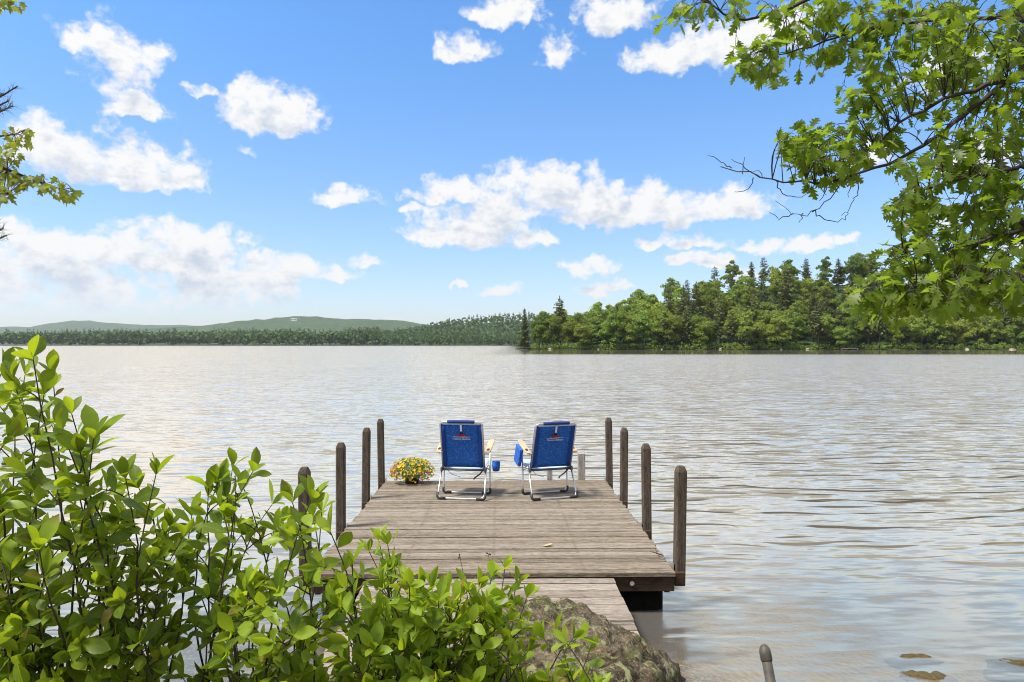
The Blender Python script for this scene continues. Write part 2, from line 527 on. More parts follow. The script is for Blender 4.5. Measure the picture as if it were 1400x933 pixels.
M['wetrock'] = rock_mat('wet_lake_rock', (0.30, 0.23, 0.10), (0.09, 0.07, 0.035), (0.42, 0.30, 0.10), (0.12, 0.11, 0.03), 1.5)
M['shorerock'] = plain('pale_shore_rock', (0.42, 0.39, 0.35), 0.9, 0, 0.3, 1.5, 0.4)
M['bark'] = wood('grey_brown_bark', (0.115, 0.092, 0.070), (0.045, 0.035, 0.027), (10, 10, 2), island=0.0)
M['stem'] = plain('dark_shrub_stem', (0.055, 0.040, 0.028), 0.8, 0, 0.3, 60, 0.3)
M['twig'] = plain('dark_oak_twig', (0.050, 0.040, 0.033), 0.85, 0, 0.3, 40, 0.3)
M['fartrunk'] = plain('forest_trunk', (0.13, 0.105, 0.085), 0.9, 0, 0.3, 2, 0.2)
M['shrub'] = leaf_mat('shrub_leaf', (0.034, 0.080, 0.007), (0.170, 0.235, 0.022), (0.42, 0.54, 0.018), 0.45, 0.42, veins=True)
M['shrubyoung'] = leaf_mat('young_shrub_leaf', (0.150, 0.245, 0.016), (0.27, 0.37, 0.028), (0.55, 0.68, 0.022), 0.48, 0.42, veins=True)
M['oak'] = leaf_mat('oak_leaf', (0.060, 0.105, 0.012), (0.125, 0.175, 0.020), (0.35, 0.50, 0.028), 0.52, 0.4)
M['maple'] = leaf_mat('maple_leaf', (0.130, 0.175, 0.022), (0.22, 0.26, 0.035), (0.52, 0.56, 0.05), 0.45, 0.45)
M['needle'] = leaf_mat('pine_needle', (0.040, 0.060, 0.022), (0.065, 0.085, 0.030), (0.12, 0.16, 0.04), 0.3, 0.5)
M['broad'] = leaf_mat('broadleaf_canopy', (0.135, 0.200, 0.034), (0.235, 0.305, 0.058), (0.36, 0.46, 0.06), 0.44, 0.6, 1.0, True)
M['conif'] = leaf_mat('conifer_canopy', (0.090, 0.115, 0.036), (0.155, 0.175, 0.055), (0.19, 0.23, 0.05), 0.25, 0.6, 0.7, True)
M['mass'] = leaf_mat('far_wood_canopy', (0.052, 0.095, 0.028), (0.095, 0.150, 0.042), (0.13, 0.21, 0.05), 0.2, 0.7, 0.0, True)
M['potleaf'] = leaf_mat('flower_foliage', (0.13, 0.19, 0.03), (0.25, 0.30, 0.05), (0.38, 0.45, 0.05), 0.35, 0.5)
M['yellow'] = leaf_mat('yellow_petal', (0.62, 0.40, 0.008), (0.70, 0.50, 0.02), (0.70, 0.48, 0.01), 0.25, 0.6)
M['pink'] = leaf_mat('pink_orange_petal', (0.55, 0.17, 0.08), (0.48, 0.16, 0.17), (0.75, 0.30, 0.15), 0.25, 0.6)
M['orange'] = leaf_mat('orange_petal', (0.80, 0.38, 0.03), (0.85, 0.48, 0.06), (0.85, 0.45, 0.05), 0.25, 0.6)
M['deadleaf'] = plain('dry_leaf', (0.50, 0.33, 0.19), 0.8, 0, 0.2, 80, 0.2)
M['housewhite'] = plain('white_house_wall', (0.80, 0.79, 0.77), 0.7, 0, 0.03, 1, 0.0)
M['houseroof'] = plain('grey_house_roof', (0.25, 0.24, 0.24), 0.8, 0, 0.1, 1, 0.0)
M['houseglass'] = plain('dark_window', (0.03, 0.035, 0.04), 0.2, 0, 0.1, 1, 0.0)

def ground_mat():
    m, t, o = new_mat('shore_and_lake_bed')
    geo = t.node('ShaderNodeNewGeometry')
    p = geo.outputs['Position']
    n = t.noise(p, 6, 7, 0.7)
    v = t.voronoi(p, 16)
    v2 = t.voronoi(p, 46)
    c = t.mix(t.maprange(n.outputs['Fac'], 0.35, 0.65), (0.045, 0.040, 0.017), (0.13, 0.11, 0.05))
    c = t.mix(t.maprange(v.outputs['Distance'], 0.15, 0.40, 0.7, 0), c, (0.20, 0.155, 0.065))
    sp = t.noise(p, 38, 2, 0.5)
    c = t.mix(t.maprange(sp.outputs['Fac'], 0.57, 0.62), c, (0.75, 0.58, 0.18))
    # sandy bed colour right of the dock, painted pale to brighten the water
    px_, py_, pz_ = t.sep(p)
    pale_bed_mask = t.maprange(t.math('ADD', px_, t.math('MULTIPLY', t.math('SUBTRACT', n.outputs['Fac'], 0.5), 1.2)), 1.35, 1.75)
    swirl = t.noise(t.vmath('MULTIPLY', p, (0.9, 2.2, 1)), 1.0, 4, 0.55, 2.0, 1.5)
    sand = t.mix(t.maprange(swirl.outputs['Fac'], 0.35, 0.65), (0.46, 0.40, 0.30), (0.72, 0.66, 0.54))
    c = t.mix(pale_bed_mask, c, sand)
    # dry bank above the water line: soil, needles and leaf litter
    z = t.sep(p)[2]
    soil = t.mix(t.maprange(n.outputs['Fac'], 0.35, 0.65), (0.06, 0.045, 0.03), (0.17, 0.13, 0.085))
    soil = t.mix(t.maprange(v2.outputs['Distance'], 0.1, 0.5, 0.5, 0), soil, (0.24, 0.17, 0.10))
    c = t.mix(t.maprange(z, 0.0, 0.12), c, soil)
    h = t.math('SUBTRACT', n.outputs['Fac'], v.outputs['Distance'])
    principled(t, o, c, 0.95, 0, t.bump(h, 0.8, 0.05), 0.2)
    return m
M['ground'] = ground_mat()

def forest_floor():
    m, t, o = new_mat('wooded_slope')
    geo = t.node('ShaderNodeNewGeometry')
    p = geo.outputs['Position']
    n = t.noise(p, 0.12, 6, 0.7)
    n2 = t.noise(p, 0.03, 5, 0.7)
    c = t.mix(t.maprange(n.outputs['Fac'], 0.40, 0.60), (0.012, 0.030, 0.013), (0.075, 0.118, 0.042))
    c = t.mix(t.maprange(n2.outputs['Fac'], 0.45, 0.65, 0, 0.6), c, (0.10, 0.15, 0.055))
    principled(t, o, c, 0.95, 0, t.bump(n.outputs['Fac'], 1.0, 6.0), 0.1)
    return m
M['hill'] = forest_floor()
M['darkhill'] = plain('canopy_green_floor', (0.040, 0.072, 0.026), 0.95, 0, 0.4, 0.15, 0.5)  # far shore ground in canopy colours, so gaps between trees blend in

def water_mat():
    m, t, o = new_mat('lake_water')
    geo = t.node('ShaderNodeNewGeometry')
    p = geo.outputs['Position']
    x, y, z = t.sep(p)
    # wind lanes and sheltered water decide how strong the ripples are
    lane = t.noise(t.vmath('MULTIPLY', p, (0.05, 0.11, 1)), 1.0, 3, 0.6)
    amp = t.maprange(lane.outputs['Fac'], 0.30, 0.70, 0.80, 1.20)
    lee = t.math('MULTIPLY', t.maprange(y, 130, 162, 0, 1, True), t.maprange(x, -10, 8, 0, 1, True))
    amp = t.math('MULTIPLY', amp, t.math('SUBTRACT', 1.0, t.math('MULTIPLY', lee, 0.93)))
    near = t.maprange(y, 3.5, 11.0, 0.38, 1.0, True)
    amp = t.math('MULTIPLY', amp, near)
    breeze = t.maprange(x, -6, 9, 0.80, 1.25, True)
    amp = t.math('MULTIPLY', amp, breeze)
    a = t.noise(t.vmath('MULTIPLY', p, (0.75, 3.6, 1)), 1.0, 2, 0.5, 2.0, 0.35)
    b = t.noise(t.vmath('MULTIPLY', t.vmath('ADD', p, (17, 5, 0)), (2.6, 11.0, 1)), 1.0, 2, 0.5, 2.0, 0.3)
    c = t.noise(t.vmath('MULTIPLY', t.vmath('ADD', p, (3, 41, 0)), (0.16, 0.55, 1)), 1.0, 2, 0.5)
    def cen(n, k):
        return t.vmath('MULTIPLY', t.vmath('SUBTRACT', n.outputs['Color'], (0.5, 0.5, 0.5)), k)
    s = t.vmath('ADD', cen(a, (0.18, 0.42, 0)), t.vmath('ADD', cen(b, (0.30, 0.90, 0)), cen(c, (0.02, 0.06, 0))))
    s = t.vmath('MULTIPLY', s, t.comb(amp, amp, 0))
    # steep little crests: short lines facing the shore
    def crests(freq, seed, thr, th):
        e1 = t.noise(t.vmath('ADD', t.vmath('MULTIPLY', p, (0.16, 0.10, 1)), (seed, 0, 0)), 1.0, 1, 0.5)
        e3 = t.noise(t.vmath('ADD', t.vmath('MULTIPLY', p, (0.9, 0.4, 1)), (9, seed, 0)), 1.0, 1, 0.4)
        ph = t.math('MULTIPLY_ADD', y, freq, t.math('MULTIPLY_ADD', e1.outputs['Fac'], 3.0, t.math('MULTIPLY', e3.outputs['Fac'], 0.9)))
        e2 = t.noise(t.comb(t.math('MULTIPLY', x, 0.8), t.math('MULTIPLY', t.math('FLOOR', ph), 7.31), seed), 1.0, 2, 0.55)
        long_ = t.maprange(e2.outputs['Fac'], thr, thr + 0.14, 0, 1)
        ln = t.maprange(t.math('ABSOLUTE', t.math('SUBTRACT', t.math('FRACT', ph), 0.5)), t.math('MULTIPLY', long_, th), t.math('MULTIPLY_ADD', long_, th * 1.6, 0.004), 1, 0, True)
        return t.math('MULTIPLY', ln, t.maprange(e2.outputs['Fac'], thr - 0.01, thr + 0.02, 0, 1, True))
    line = t.math('MAXIMUM', crests(1.5, 3.3, 0.475, 0.075), crests(2.7, 11.7, 0.49, 0.095))
    line = t.math('MULTIPLY', line, t.maprange(y, 30, 110, 1.0, 0.25))
    line = t.math('MULTIPLY', line, t.math('MULTIPLY', t.maprange(x, -4, 4, 0.25, 1.0, True), t.maprange(y, 5.6, 8.5, 0, 1, True)))
    line = t.math('MULTIPLY', line, t.math('SUBTRACT', 1.0, lee))
    s = t.vmath('ADD', s, t.comb(0, t.math('MULTIPLY', line, -0.60), 0))
    nrm = t.vmath('NORMALIZE', t.vmath('ADD', s, (0, 0, 1)))
    fr = t.node('ShaderNodeFresnel')
    fr.inputs['IOR'].default_value = 1.33
    t.l.new(nrm, fr.inputs['Normal'])
    fac = t.maprange(fr.outputs[0], 0.04, 0.17, 0.12, 1.0)
    gl = t.node('ShaderNodeBsdfGlossy')
    rough = t.math('MULTIPLY', t.maprange(y, 5, 14, 0.20, 0.10), t.math('SUBTRACT', 1.0, t.math('MULTIPLY', lee, 0.9)))
    t.l.new(rough, gl.inputs['Roughness'])
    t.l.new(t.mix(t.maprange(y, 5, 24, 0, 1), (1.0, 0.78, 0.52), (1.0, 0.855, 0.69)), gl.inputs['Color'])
    t.l.new(nrm, gl.inputs['Normal'])
    # the bed seen through the water; pale diffuse colour painted in for sky brightness
    tr = t.node('ShaderNodeBsdfTransparent')
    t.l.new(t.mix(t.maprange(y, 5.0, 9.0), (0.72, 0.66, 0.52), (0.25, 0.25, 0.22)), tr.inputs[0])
    ms = t.node('ShaderNodeMixShader')
    t.l.new(fac, ms.inputs[0]); t.l.new(tr.outputs[0], ms.inputs[1]); t.l.new(gl.outputs[0], ms.inputs[2])
    df = t.node('ShaderNodeBsdfDiffuse')
    df.inputs[0].default_value = (0.74, 0.69, 0.63, 1)
    share = t.math('MULTIPLY', t.maprange(y, 4.7, 8.5, 0.08, 0.21, True), t.math('SUBTRACT', 1.0, t.math('MULTIPLY', lee, 0.9)))
    share = t.math('MULTIPLY', share, t.math('SUBTRACT', 1.0, t.math('MULTIPLY', line, 0.9)))
    m2 = t.node('ShaderNodeMixShader')
    t.l.new(share, m2.inputs[0]); t.l.new(ms.outputs[0], m2.inputs[1]); t.l.new(df.outputs[0], m2.inputs[2])
    t.l.new(m2.outputs[0], o.inputs[0])
    return m
M['water'] = water_mat()

# ------------------------------------------------------------------ the setting
def fbm(x, y, s, oct=4, seed=0.0):
    return mnoise.fractal(Vector((x * s + seed, y * s - seed * 0.7, seed)), 0.9, 2.0, oct)

def ground_h(x, y):
    """bank the camera stands on, dropping to the lake bed"""
    edge = 2.35 + 0.25 * math.sin(x * 0.9 + 1.0) + 0.12 * math.sin(x * 2.3)
    t = y - edge
    n = 0.05 * fbm(x, y, 1.3) if abs(x) < 40 and -20 < y < 40 else 0
    if t < 0:
        return 0.72 + min(2.0, -t * 0.10) * 0.6 + n
    if t < 1.3:
        s = t / 1.3
        return 0.72 - 0.85 * (s * s * (3 - 2 * s)) + n
    return max(-3.8, -0.13 - (t - 1.3) * 0.16) + n

def grid_mesh(xs, ys, h):
    v = [(x, y, h(x, y)) for y in ys for x in xs]
    nx = len(xs)
    f = [(j * nx + i, j * nx + i + 1, (j + 1) * nx + i + 1, (j + 1) * nx + i) for j in range(len(ys) - 1) for i in range(nx - 1)]
    return v, f
xs = [-7000, -2500, -900, -300, -100, -45, -25] + list(np.arange(-16, 16.01, 0.32)) + [25, 45, 100, 300, 900, 2500, 7000]
ys = [-60, -30, -16, -9, -5, -3] + list(np.arange(-1.5, 7.0, 0.22)) + [8, 10, 13, 18, 25, 35, 60, 120, 300, 800, 2000, 8500]
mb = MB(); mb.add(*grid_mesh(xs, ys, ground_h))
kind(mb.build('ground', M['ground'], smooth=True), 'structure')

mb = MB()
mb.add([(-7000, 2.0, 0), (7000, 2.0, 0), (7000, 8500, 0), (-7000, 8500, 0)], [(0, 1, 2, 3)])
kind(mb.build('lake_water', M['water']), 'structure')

# peninsula with its wooded slope
def sstep(a, b, v):
    t = min(1, max(0, (v - a) / (b - a)))
    return t * t * (3 - 2 * t)
TIPX, SHY = 4.0, 284.0
def shore_y(x):
    tip = 0 if x > 26 else (26 - max(x, TIPX - 6)) ** 2 * 0.010
    return SHY - 0.03 * max(0, x - 60) + tip + 2.0 * math.sin(x * 0.11) + 1.2 * math.sin(x * 0.37 + 1)
def pen_h(x, y):
    d = y - shore_y(x)
    dl = x - TIPX - 0.10 * max(0, y - 300)
    d = min(d, dl * 1.2 + 3)
    if d < 0:
        return max(-2.5, d * 0.35)
    top = 3 + 31 * sstep(5, 150, x) - 6 * sstep(190, 330, x)
    return 0.4 * min(1, d) + top * sstep(0, 88, d) + 0.4 * fbm(x, y, 0.06)
xs = list(np.arange(-14, 120, 4.0)) + list(np.arange(120, 420, 8.0))
ys = list(np.arange(268, 380, 4.0)) + list(np.arange(380, 620, 16.0))
mb = MB(); mb.add(*grid_mesh(xs, ys, pen_h))
kind(mb.build('peninsula_ground', M['hill'], smooth=True), 'structure')

# far shore and hills
FSH = 1150.0
def ridge_far(px):      # (distance, rows of the skyline above the horizon) for the blue hills
    pass
def hill_mesh(name, dist, depth, prof, xr, step, rough=0.10):
    """prof: list of (px, row of the crest) at the given distance"""
    pxs = [p[0] for p in prof]; hs = [(HZ - p[1]) / F * dist for p in prof]
    def h(x, y):
        px = 700 + F * x / dist
        top = float(np.interp(px, pxs, hs))
        t = (y - (dist - depth)) / depth
        s = sstep(0, 1, t) if t <= 1 else 1 - 0.5 * sstep(1, 2.2, t)
        return -2 + (top + 2) * s * (1 + rough * fbm(x, y, 0.0035, 4, 3.1)) + (top * 0.0 + 3.0) * s * fbm(x, y, 0.03, 3, 1.7)
    xs = np.arange(xr[0], xr[1] + 1, step); ys = np.arange(dist - depth, dist + depth * 1.0, step)
    mb = MB(); mb.add(*grid_mesh(list(xs), list(ys), h))
    kind(mb.build(name, M['hill'], smooth=True), 'structure')
    return h
hill_mesh('blue_hill', 6200, 1100, [(-300, 455), (-60, 450), (0, 447), (60, 447), (90, 440), (105, 438), (130, 440), (170, 444), (230, 445), (300, 446), (400, 450), (700, 462)], (-6200, 700, ), 70)
hh_mid = hill_mesh('wooded_hill', 4000, 1200, [(-300, 462), (60, 455), (200, 450), (290, 446), (340, 440), (360, 436), (385, 434), (420, 434.5), (450, 436), (500, 436), (560, 440), (610, 444), (680, 446), (760, 452), (900, 460)], (-3600, 1000), 40)
def far_h(x, y):
    px = 700 + F * x / 1400.0
    top = float(np.interp(px, [-700, 0, 300, 480, 560, 600, 660, 700, 760, 830, 1000], [4, 4, 4, 6, 20, 33, 44, 48, 50, 44, 30]))
    sh = FSH + 40 * math.sin(x * 0.006) + 15 * math.sin(x * 0.021) - 60 * sstep(-250, 60, x)
    d = y - sh
    if d < 0:
        return max(-3, d * 0.1)
    return min(d * 0.03, 2) + top * sstep(10, 330, d) + 1.0 * fbm(x, y, 0.02)
xs = np.arange(-1800, 420, 20.0); ys = np.arange(1040, 2000, 24.0)
mb = MB(); mb.add(*grid_mesh(list(xs), list(ys), far_h))
kind(mb.build('far_shore', M['darkhill'], smooth=True), 'structure')

# the far wood: one mass of small crowns
def quads(cent, nrm, size, rngl, asp=1.0):
    """random quads: centres, normals, half sizes"""
    n = len(cent)
    nrm = nrm / (np.linalg.norm(nrm, axis=1, keepdims=True) + 1e-9)
    a = rngl.normal(size=(n, 3))
    u = np.cross(nrm, a); u /= np.linalg.norm(u, axis=1, keepdims=True) + 1e-9
    v = np.cross(nrm, u)
    s = size[:, None]
    vs_ = np.stack([cent - u * s, cent + v * s * asp * .8, cent + u * s, cent - v * s * asp * .8], 1).reshape(-1, 3)
    return vs_
def add_quads(mb, vs_):
    n = len(vs_) // 4
    mb.add(vs_, (np.arange(n * 4).reshape(n, 4)).tolist())

mb = MB()
r2 = np.random.default_rng(21)
allq = []
def far_tree(x, y, h, conif):
    z = far_h(x, y)
    k = 40
    if conif:
        t = r2.random(k) ** 0.8
        rad = (1 - t) * h * 0.19 + 0.5
        a = r2.random(k) * 2 * PI
        c = np.stack([x + rad * np.cos(a), y + rad * np.sin(a), z + h * (0.12 + 0.88 * t)], 1)
        n = np.stack([np.cos(a), np.sin(a), 0.6 + 0 * a], 1) + r2.normal(size=(k, 3)) * 0.4
        s = (1 - t) * h * 0.11 + 0.7
    else:
        d = r2.normal(size=(k, 3)); d /= np.linalg.norm(d, axis=1, keepdims=True)
        w_ = h * 0.34
        c = np.array([x, y, z + h * 0.58]) + d * np.array([w_, w_, h * 0.40])
        n = d + r2.normal(size=(k, 3)) * 0.5
        s = np.full(k, h * 0.13) * r2.uniform(.7, 1.3, k)
    allq.append(quads(c, n, s, r2))
for row, d in enumerate((4, 14, 26, 42, 62, 86, 114, 146, 182, 222, 266, 312)):
    x = -1250.0
    while x < 330:
        x += r2.uniform(5, 9) * (1 + row * 0.04)
        sh = FSH + 40 * math.sin(x * 0.006) + 15 * math.sin(x * 0.021) - 60 * sstep(-250, 60, x)
        y = sh + d + r2.uniform(-6, 6)
        if row > 3 and 700 + F * x / y < 470:
            continue
        if 700 + F * x / y < -40:
            continue
        cf = r2.random() < 0.55
        hgt = r2.uniform(16.5, 22.5) * (1.10 if cf else 0.9) * (1.25 if 700 + F * x / y < 520 else 0.85)
        far_tree(x, y, hgt, cf)
add_quads(mb, np.concatenate(allq))
o = mb.build('far_wood', M['mass'])
kind(o, 'stuff'); tag(o, 'distant dark green wood along the far shore of the lake', 'wood')

# white house on the distant hill
hp = at(402, 443.5, 3700)
hz_ = hh_mid(hp.x, hp.y)
t = thing('house', 'tiny white house in a clearing high on the distant wooded hill', 'house', (hp.x, hp.y, hz_))
mb = MB(); mb.box((-15, -7, -6), (15, 7, 8.5)); mb.build('wall', M['housewhite'], t)
mb = MB()
mb.add([(-17, -8.5, 8.503), (17, -8.5, 8.503), (17, 8.5, 8.503), (-17, 8.5, 8.503), (-17, 0, 13), (17, 0, 13)], [(0, 1, 5, 4), (2, 3, 4, 5), (1, 2, 5), (3, 0, 4), (3, 2, 1, 0)])
mb.build('roof', M['houseroof'], t)
for k in range(4):
    mb = MB(); x0 = -12.5 + k * 7; mb.box((x0, -7.06, 1.5), (x0 + 4, -6.9, 6)); mb.build('window', M['houseglass'], t)

# ------------------------------------------------------------------ haze
mb = MB(); mb.box((-6990, -59, -5.2), (6990, 8490, 330))
hz, t, o = new_mat('pale_air')
pvn = t.node('ShaderNodeVolumePrincipled')
pvn.inputs['Color'].default_value = (0.80, 0.88, 0.97, 1)
pvn.inputs['Density'].default_value = 0.000062
pvn.inputs['Anisotropy'].default_value = 0.2
t.l.new(pvn.outputs[0], o.inputs['Volume'])
ho = mb.build('haze', hz)
kind(ho, 'stuff'); tag(ho, 'thin pale haze over the lake and hills', 'haze')

# ------------------------------------------------------------------ peninsula trees
def broad_variant(h, w_, seed, lobes=20, per=110):
    r = np.random.default_rng(seed)
    cr = MB(); tk = MB()
    cz = h * 0.52; rz = h * 0.48
    cs = []
    for i in range(lobes):
        d = r.normal(size=3); d /= np.linalg.norm(d)
        k = r.uniform(0.35, 0.80)
        zf = d[2]
        wid = w_ * (1.0 if zf < 0.2 else 1.0 - 0.35 * zf)
        c = np.array([d[0] * wid * k, d[1] * wid * k, cz + d[2] * rz * k])
        cs.append((c, r.uniform(0.26, 0.44) * w_))
    vs_ = []
    for c, s in cs:
        d = r.normal(size=(per, 3)); d /= np.linalg.norm(d, axis=1, keepdims=True)
        d[:, 2] = np.where(d[:, 2] < -0.3, -d[:, 2] * 0.6, d[:, 2])
        rr = s * r.uniform(0.62, 1.18, per)
        p = c + d * rr[:, None] * np.array([1, 1, 0.8])
        vs_.append(quads(p, d + r.normal(size=(per, 3)) * 0.45, r.uniform(0.20, 0.50, per), r))
    add_quads(cr, np.concatenate(vs_))
    lean = r.normal(size=2) * 0.4
    pts = [(0, 0, -0.8), (lean[0] * .3, lean[1] * .3, h * 0.25), (lean[0], lean[1], h * 0.5), (lean[0] * 1.4, lean[1] * 1.4, h * 0.82)]
    tk.tube(pts, [h * 0.020, h * 0.016, h * 0.010, 0.03], 7)
    for i in range(6):
        c, s = cs[i]
        z0 = h * r.uniform(0.22, 0.5)
        tk.tube([(lean[0] * z0 / h, lean[1] * z0 / h, z0), tuple((np.array([0, 0, z0]) + c) / 2 + [0, 0, 0.3]), tuple(c)], [h * 0.007, h * 0.005, 0.02], 5)
    return cr.mesh('crown', M['broad']), tk.mesh('trunk', M['fartrunk'], True)
def conifer_variant(h, w_, seed, start=0.2, gap=0.75, droop=0.1, dens=1.0, expo=0.75, size=0.5):
    r = np.random.default_rng(seed)
    cr = MB(); tk = MB()
    vs_ = []
    z = h * start
    while z < h - 0.4:
        t = (z - h * start) / (h * (1 - start))
        L = w_ * (1 - t) ** expo * (0.75 + 0.25 * min(1, t * 6)) + 0.25
        nb = r.integers(4, 7)
        a0 = r.random() * 6.28
        for b in range(nb):
            if r.random() < 0.12:
                continue
            l = L * r.uniform(0.55, 1.15)
            a = a0 + b * 6.28 / nb + r.normal() * 0.25
            k = max(3, int(l * 5.0 * dens))
            f = np.linspace(0.18, 1.0, k)
            rise = r.uniform(-0.12, 0.22)
            p = np.stack([np.cos(a) * l * f, np.sin(a) * l * f, z + rise * l * f + (f ** 2) * l * 0.16 - droop * l * f], 1)
            p += r.normal(size=p.shape) * np.array([0.16, 0.16, 0.10]) * (0.6 + l * 0.2)
            n = np.tile([math.cos(a) * 0.35, math.sin(a) * 0.35, 1.0], (k, 1)) + r.normal(size=(k, 3)) * 0.55
            vs_.append(quads(p, n, r.uniform(0.6, 1.15, k) * size * (0.45 + 0.55 * (1 - t)), r))
            tk.tube([(0, 0, z), (math.cos(a) * l * .5, math.sin(a) * l * .5, z + rise * l * .5), tuple(p[-1])], [0.05, 0.035, 0.015], 4, False)
        z += gap * r.uniform(0.7, 1.3) * (1.15 - 0.45 * t)
    top = np.array([[0, 0, h - 0.5], [0.05, 0, h - 0.15], [0, .05, h + .2]])
    vs_.append(quads(top, np.array([[1, 0, .2], [0, 1, .2], [1, 1, .1]]), np.array([.35, .3, .3]), r))
    add_quads(cr, np.concatenate(vs_))
    tk.tube([(0, 0, -0.8), (0.08, 0, h * 0.4), (0, 0.05, h * 0.97)], [h * 0.016, h * 0.011, 0.03], 7)
    return cr.mesh('crown', M['conif']), tk.mesh('trunk', M['fartrunk'], True)

BV = [broad_variant(14, 4.6, 11), broad_variant(13, 5.2, 12, 22), broad_variant(15, 4.2, 13, 18), broad_variant(12, 4.9, 14, 20), broad_variant(16, 5.0, 15, 24), broad_variant(11, 4.2, 16, 18)]
PV = [conifer_variant(21, 4.4, 31, 0.22, expo=.55, size=.8), conifer_variant(23, 4.7, 32, 0.28, 1.0, expo=.5, size=.8), conifer_variant(19, 4.2, 33, 0.18, expo=.6, size=.75), conifer_variant(22, 4.3, 34, 0.30, 1.0, 0.0, expo=.45, size=.8)]
SV = [conifer_variant(16, 3.0, 41, 0.05, 0.5, 0.25, 1.2, 0.9, 0.6), conifer_variant(17, 2.6, 42, 0.08, 0.55, 0.25, 1.1, 0.95, 0.55)]

def plant(var, x, y, s, name, label, cat, group, rz=None, zh=None, hz_f=pen_h):
    t = thing(name, label, cat, (x, y, hz_f(x, y) if zh is None else zh), random.random() * 6.28 if rz is None else rz, group)
    t.scale = (s, s, s * random.uniform(0.94, 1.08))
    link('crown', var[0], t)
    link('trunk', var[1], t)
    return t

r3 = random.Random(5)
WOOD = 'trees of the wooded peninsula'
ORD = ('first second third fourth fifth sixth seventh eighth ninth tenth eleventh twelfth thirteenth fourteenth fifteenth sixteenth seventeenth eighteenth nineteenth '
       'twentieth twenty-first twenty-second twenty-third twenty-fourth twenty-fifth twenty-sixth twenty-seventh twenty-eighth twenty-ninth thirtieth thirty-first thirty-second thirty-third '
       'thirty-fourth thirty-fifth thirty-sixth thirty-seventh thirty-eighth thirty-ninth fortieth forty-first forty-second forty-third forty-fourth forty-fifth forty-sixth forty-seventh forty-eighth').split()
RNAME = ['the row along the water', 'the row just behind the waterline row', 'the third row from the water', 'the fourth row up the slope',
         'the fifth row up the slope', 'the sixth row up the slope', 'the row just below the crest', 'the crest row']
# single trees that stand out
def spot(px, top, y, vset, k, label, name):
    x = (px - 700) / F * y
    z = pen_h(x, y)
    H = CAM_H + (HZ - top) / F * y - z
    hv = {id(PV): [21, 23, 19, 22], id(SV): [16, 17], id(BV): [14, 13, 15, 12, 16, 11]}[id(vset)][k]
    t = plant(vset[k], x, y, H / hv, name, label, 'tree', WOOD)
    t.scale = (H / hv, H / hv, H / hv)
    return x
used = []
for a in [(717, 422, 292, SV, 0, 'dark spruce leading the wooded peninsula at its very tip', 'spruce_tree'),
          (765, 406, 300, PV, 2, 'tall dark pine with a ragged top just right of the peninsula tip', 'pine_tree'),
          (916, 388, 318, SV, 1, 'narrow dark spruce poking above the low skyline midway along the peninsula', 'spruce_tree'),
          (934, 391, 320, SV, 0, 'second dark spruce poking above the skyline right beside a narrower one', 'spruce_tree'),
          (952, 386, 322, PV, 0, 'broad layered pine right of two skyline spruces on the peninsula', 'pine_tree'),
          (1075, 366, 316, PV, 1, 'tall pale trunked pine standing clear in the middle of the peninsula', 'pine_tree'),
          (1195, 345, 338, PV, 3, 'tallest pine on the crest left of the oak leaves', 'pine_tree')]:
    used.append((spot(*a), a[2]))
# rows of trees up the slope
ROWS = [(3.0, 5.6), (9, 6.2), (17, 6.6), (27, 7.0), (38, 7.4), (50, 7.8), (64, 8.2), (79, 8.6)]
cnt = 0
for ri, (d, sp) in enumerate(ROWS):
    x = TIPX + 1.5 + d * 0.10
    rank = 0
    while True:
        x += sp * r3.uniform(0.72, 1.28)
        y = shore_y(x) + d + r3.uniform(-2.5, 2.5)
        px = 700 + F * x / y
        if px > 1440:
            break
        if any(abs(x - ux) < 4 and abs(y - uy) < 6 for ux, uy in used):
            continue
        east = sstep(850, 1050, px)
        if ri <= 1:
            pc = 0.10 + 0.12 * east
        elif ri <= 3:
            pc = 0.08 + 0.42 * east
        else:
            pc = 0.04 + 0.40 * east
        rank += 1
        where = 'peninsula ' + RNAME[ri] + ', ' + ORD[rank - 1] + ' tree from the tip'
        if r3.random() < pc:
            s = r3.uniform(0.66, 0.92) * (0.85 + 0.12 * east) * (1.0 if ri < 4 else 0.88)
            plant(r3.choice(PV), x, y, s, 'pine_tree', 'layered pine in ' + where, 'tree', WOOD)
        else:
            s = r3.uniform(0.92, 1.28) * (0.95 if ri < 2 else 1.05)
            if px < 820:
                s *= 0.88
            plant(r3.choice(BV), x, y, s, 'broadleaf_tree', 'round broadleaf in ' + where, 'tree', WOOD)
        cnt += 1
# low scrub along the water
vs_ = []
rs = np.random.default_rng(77)
x = TIPX + 3
while x < 232:
    x += rs.uniform(1.0, 2.4)
    y = shore_y(x) + rs.uniform(0.3, 2.4)
    z = pen_h(x, y); s = rs.uniform(1.0, 2.6)
    k = 80
    dd = rs.normal(size=(k, 3)); dd /= np.linalg.norm(dd, axis=1, keepdims=True); dd[:, 2] = np.abs(dd[:, 2])
    vs_.append(quads(np.array([x, y, z]) + dd * np.array([s, s, s * 1.3]) * rs.uniform(.6, 1.05, (k, 1)), dd + rs.normal(size=(k, 3)) * .4, rs.uniform(.18, .42, k), rs))
mb = MB(); add_quads(mb, np.concatenate(vs_))
o = mb.build('undergrowth', M['broad'])
kind(o, 'stuff'); tag(o, 'low green undergrowth along the peninsula shoreline', 'undergrowth')
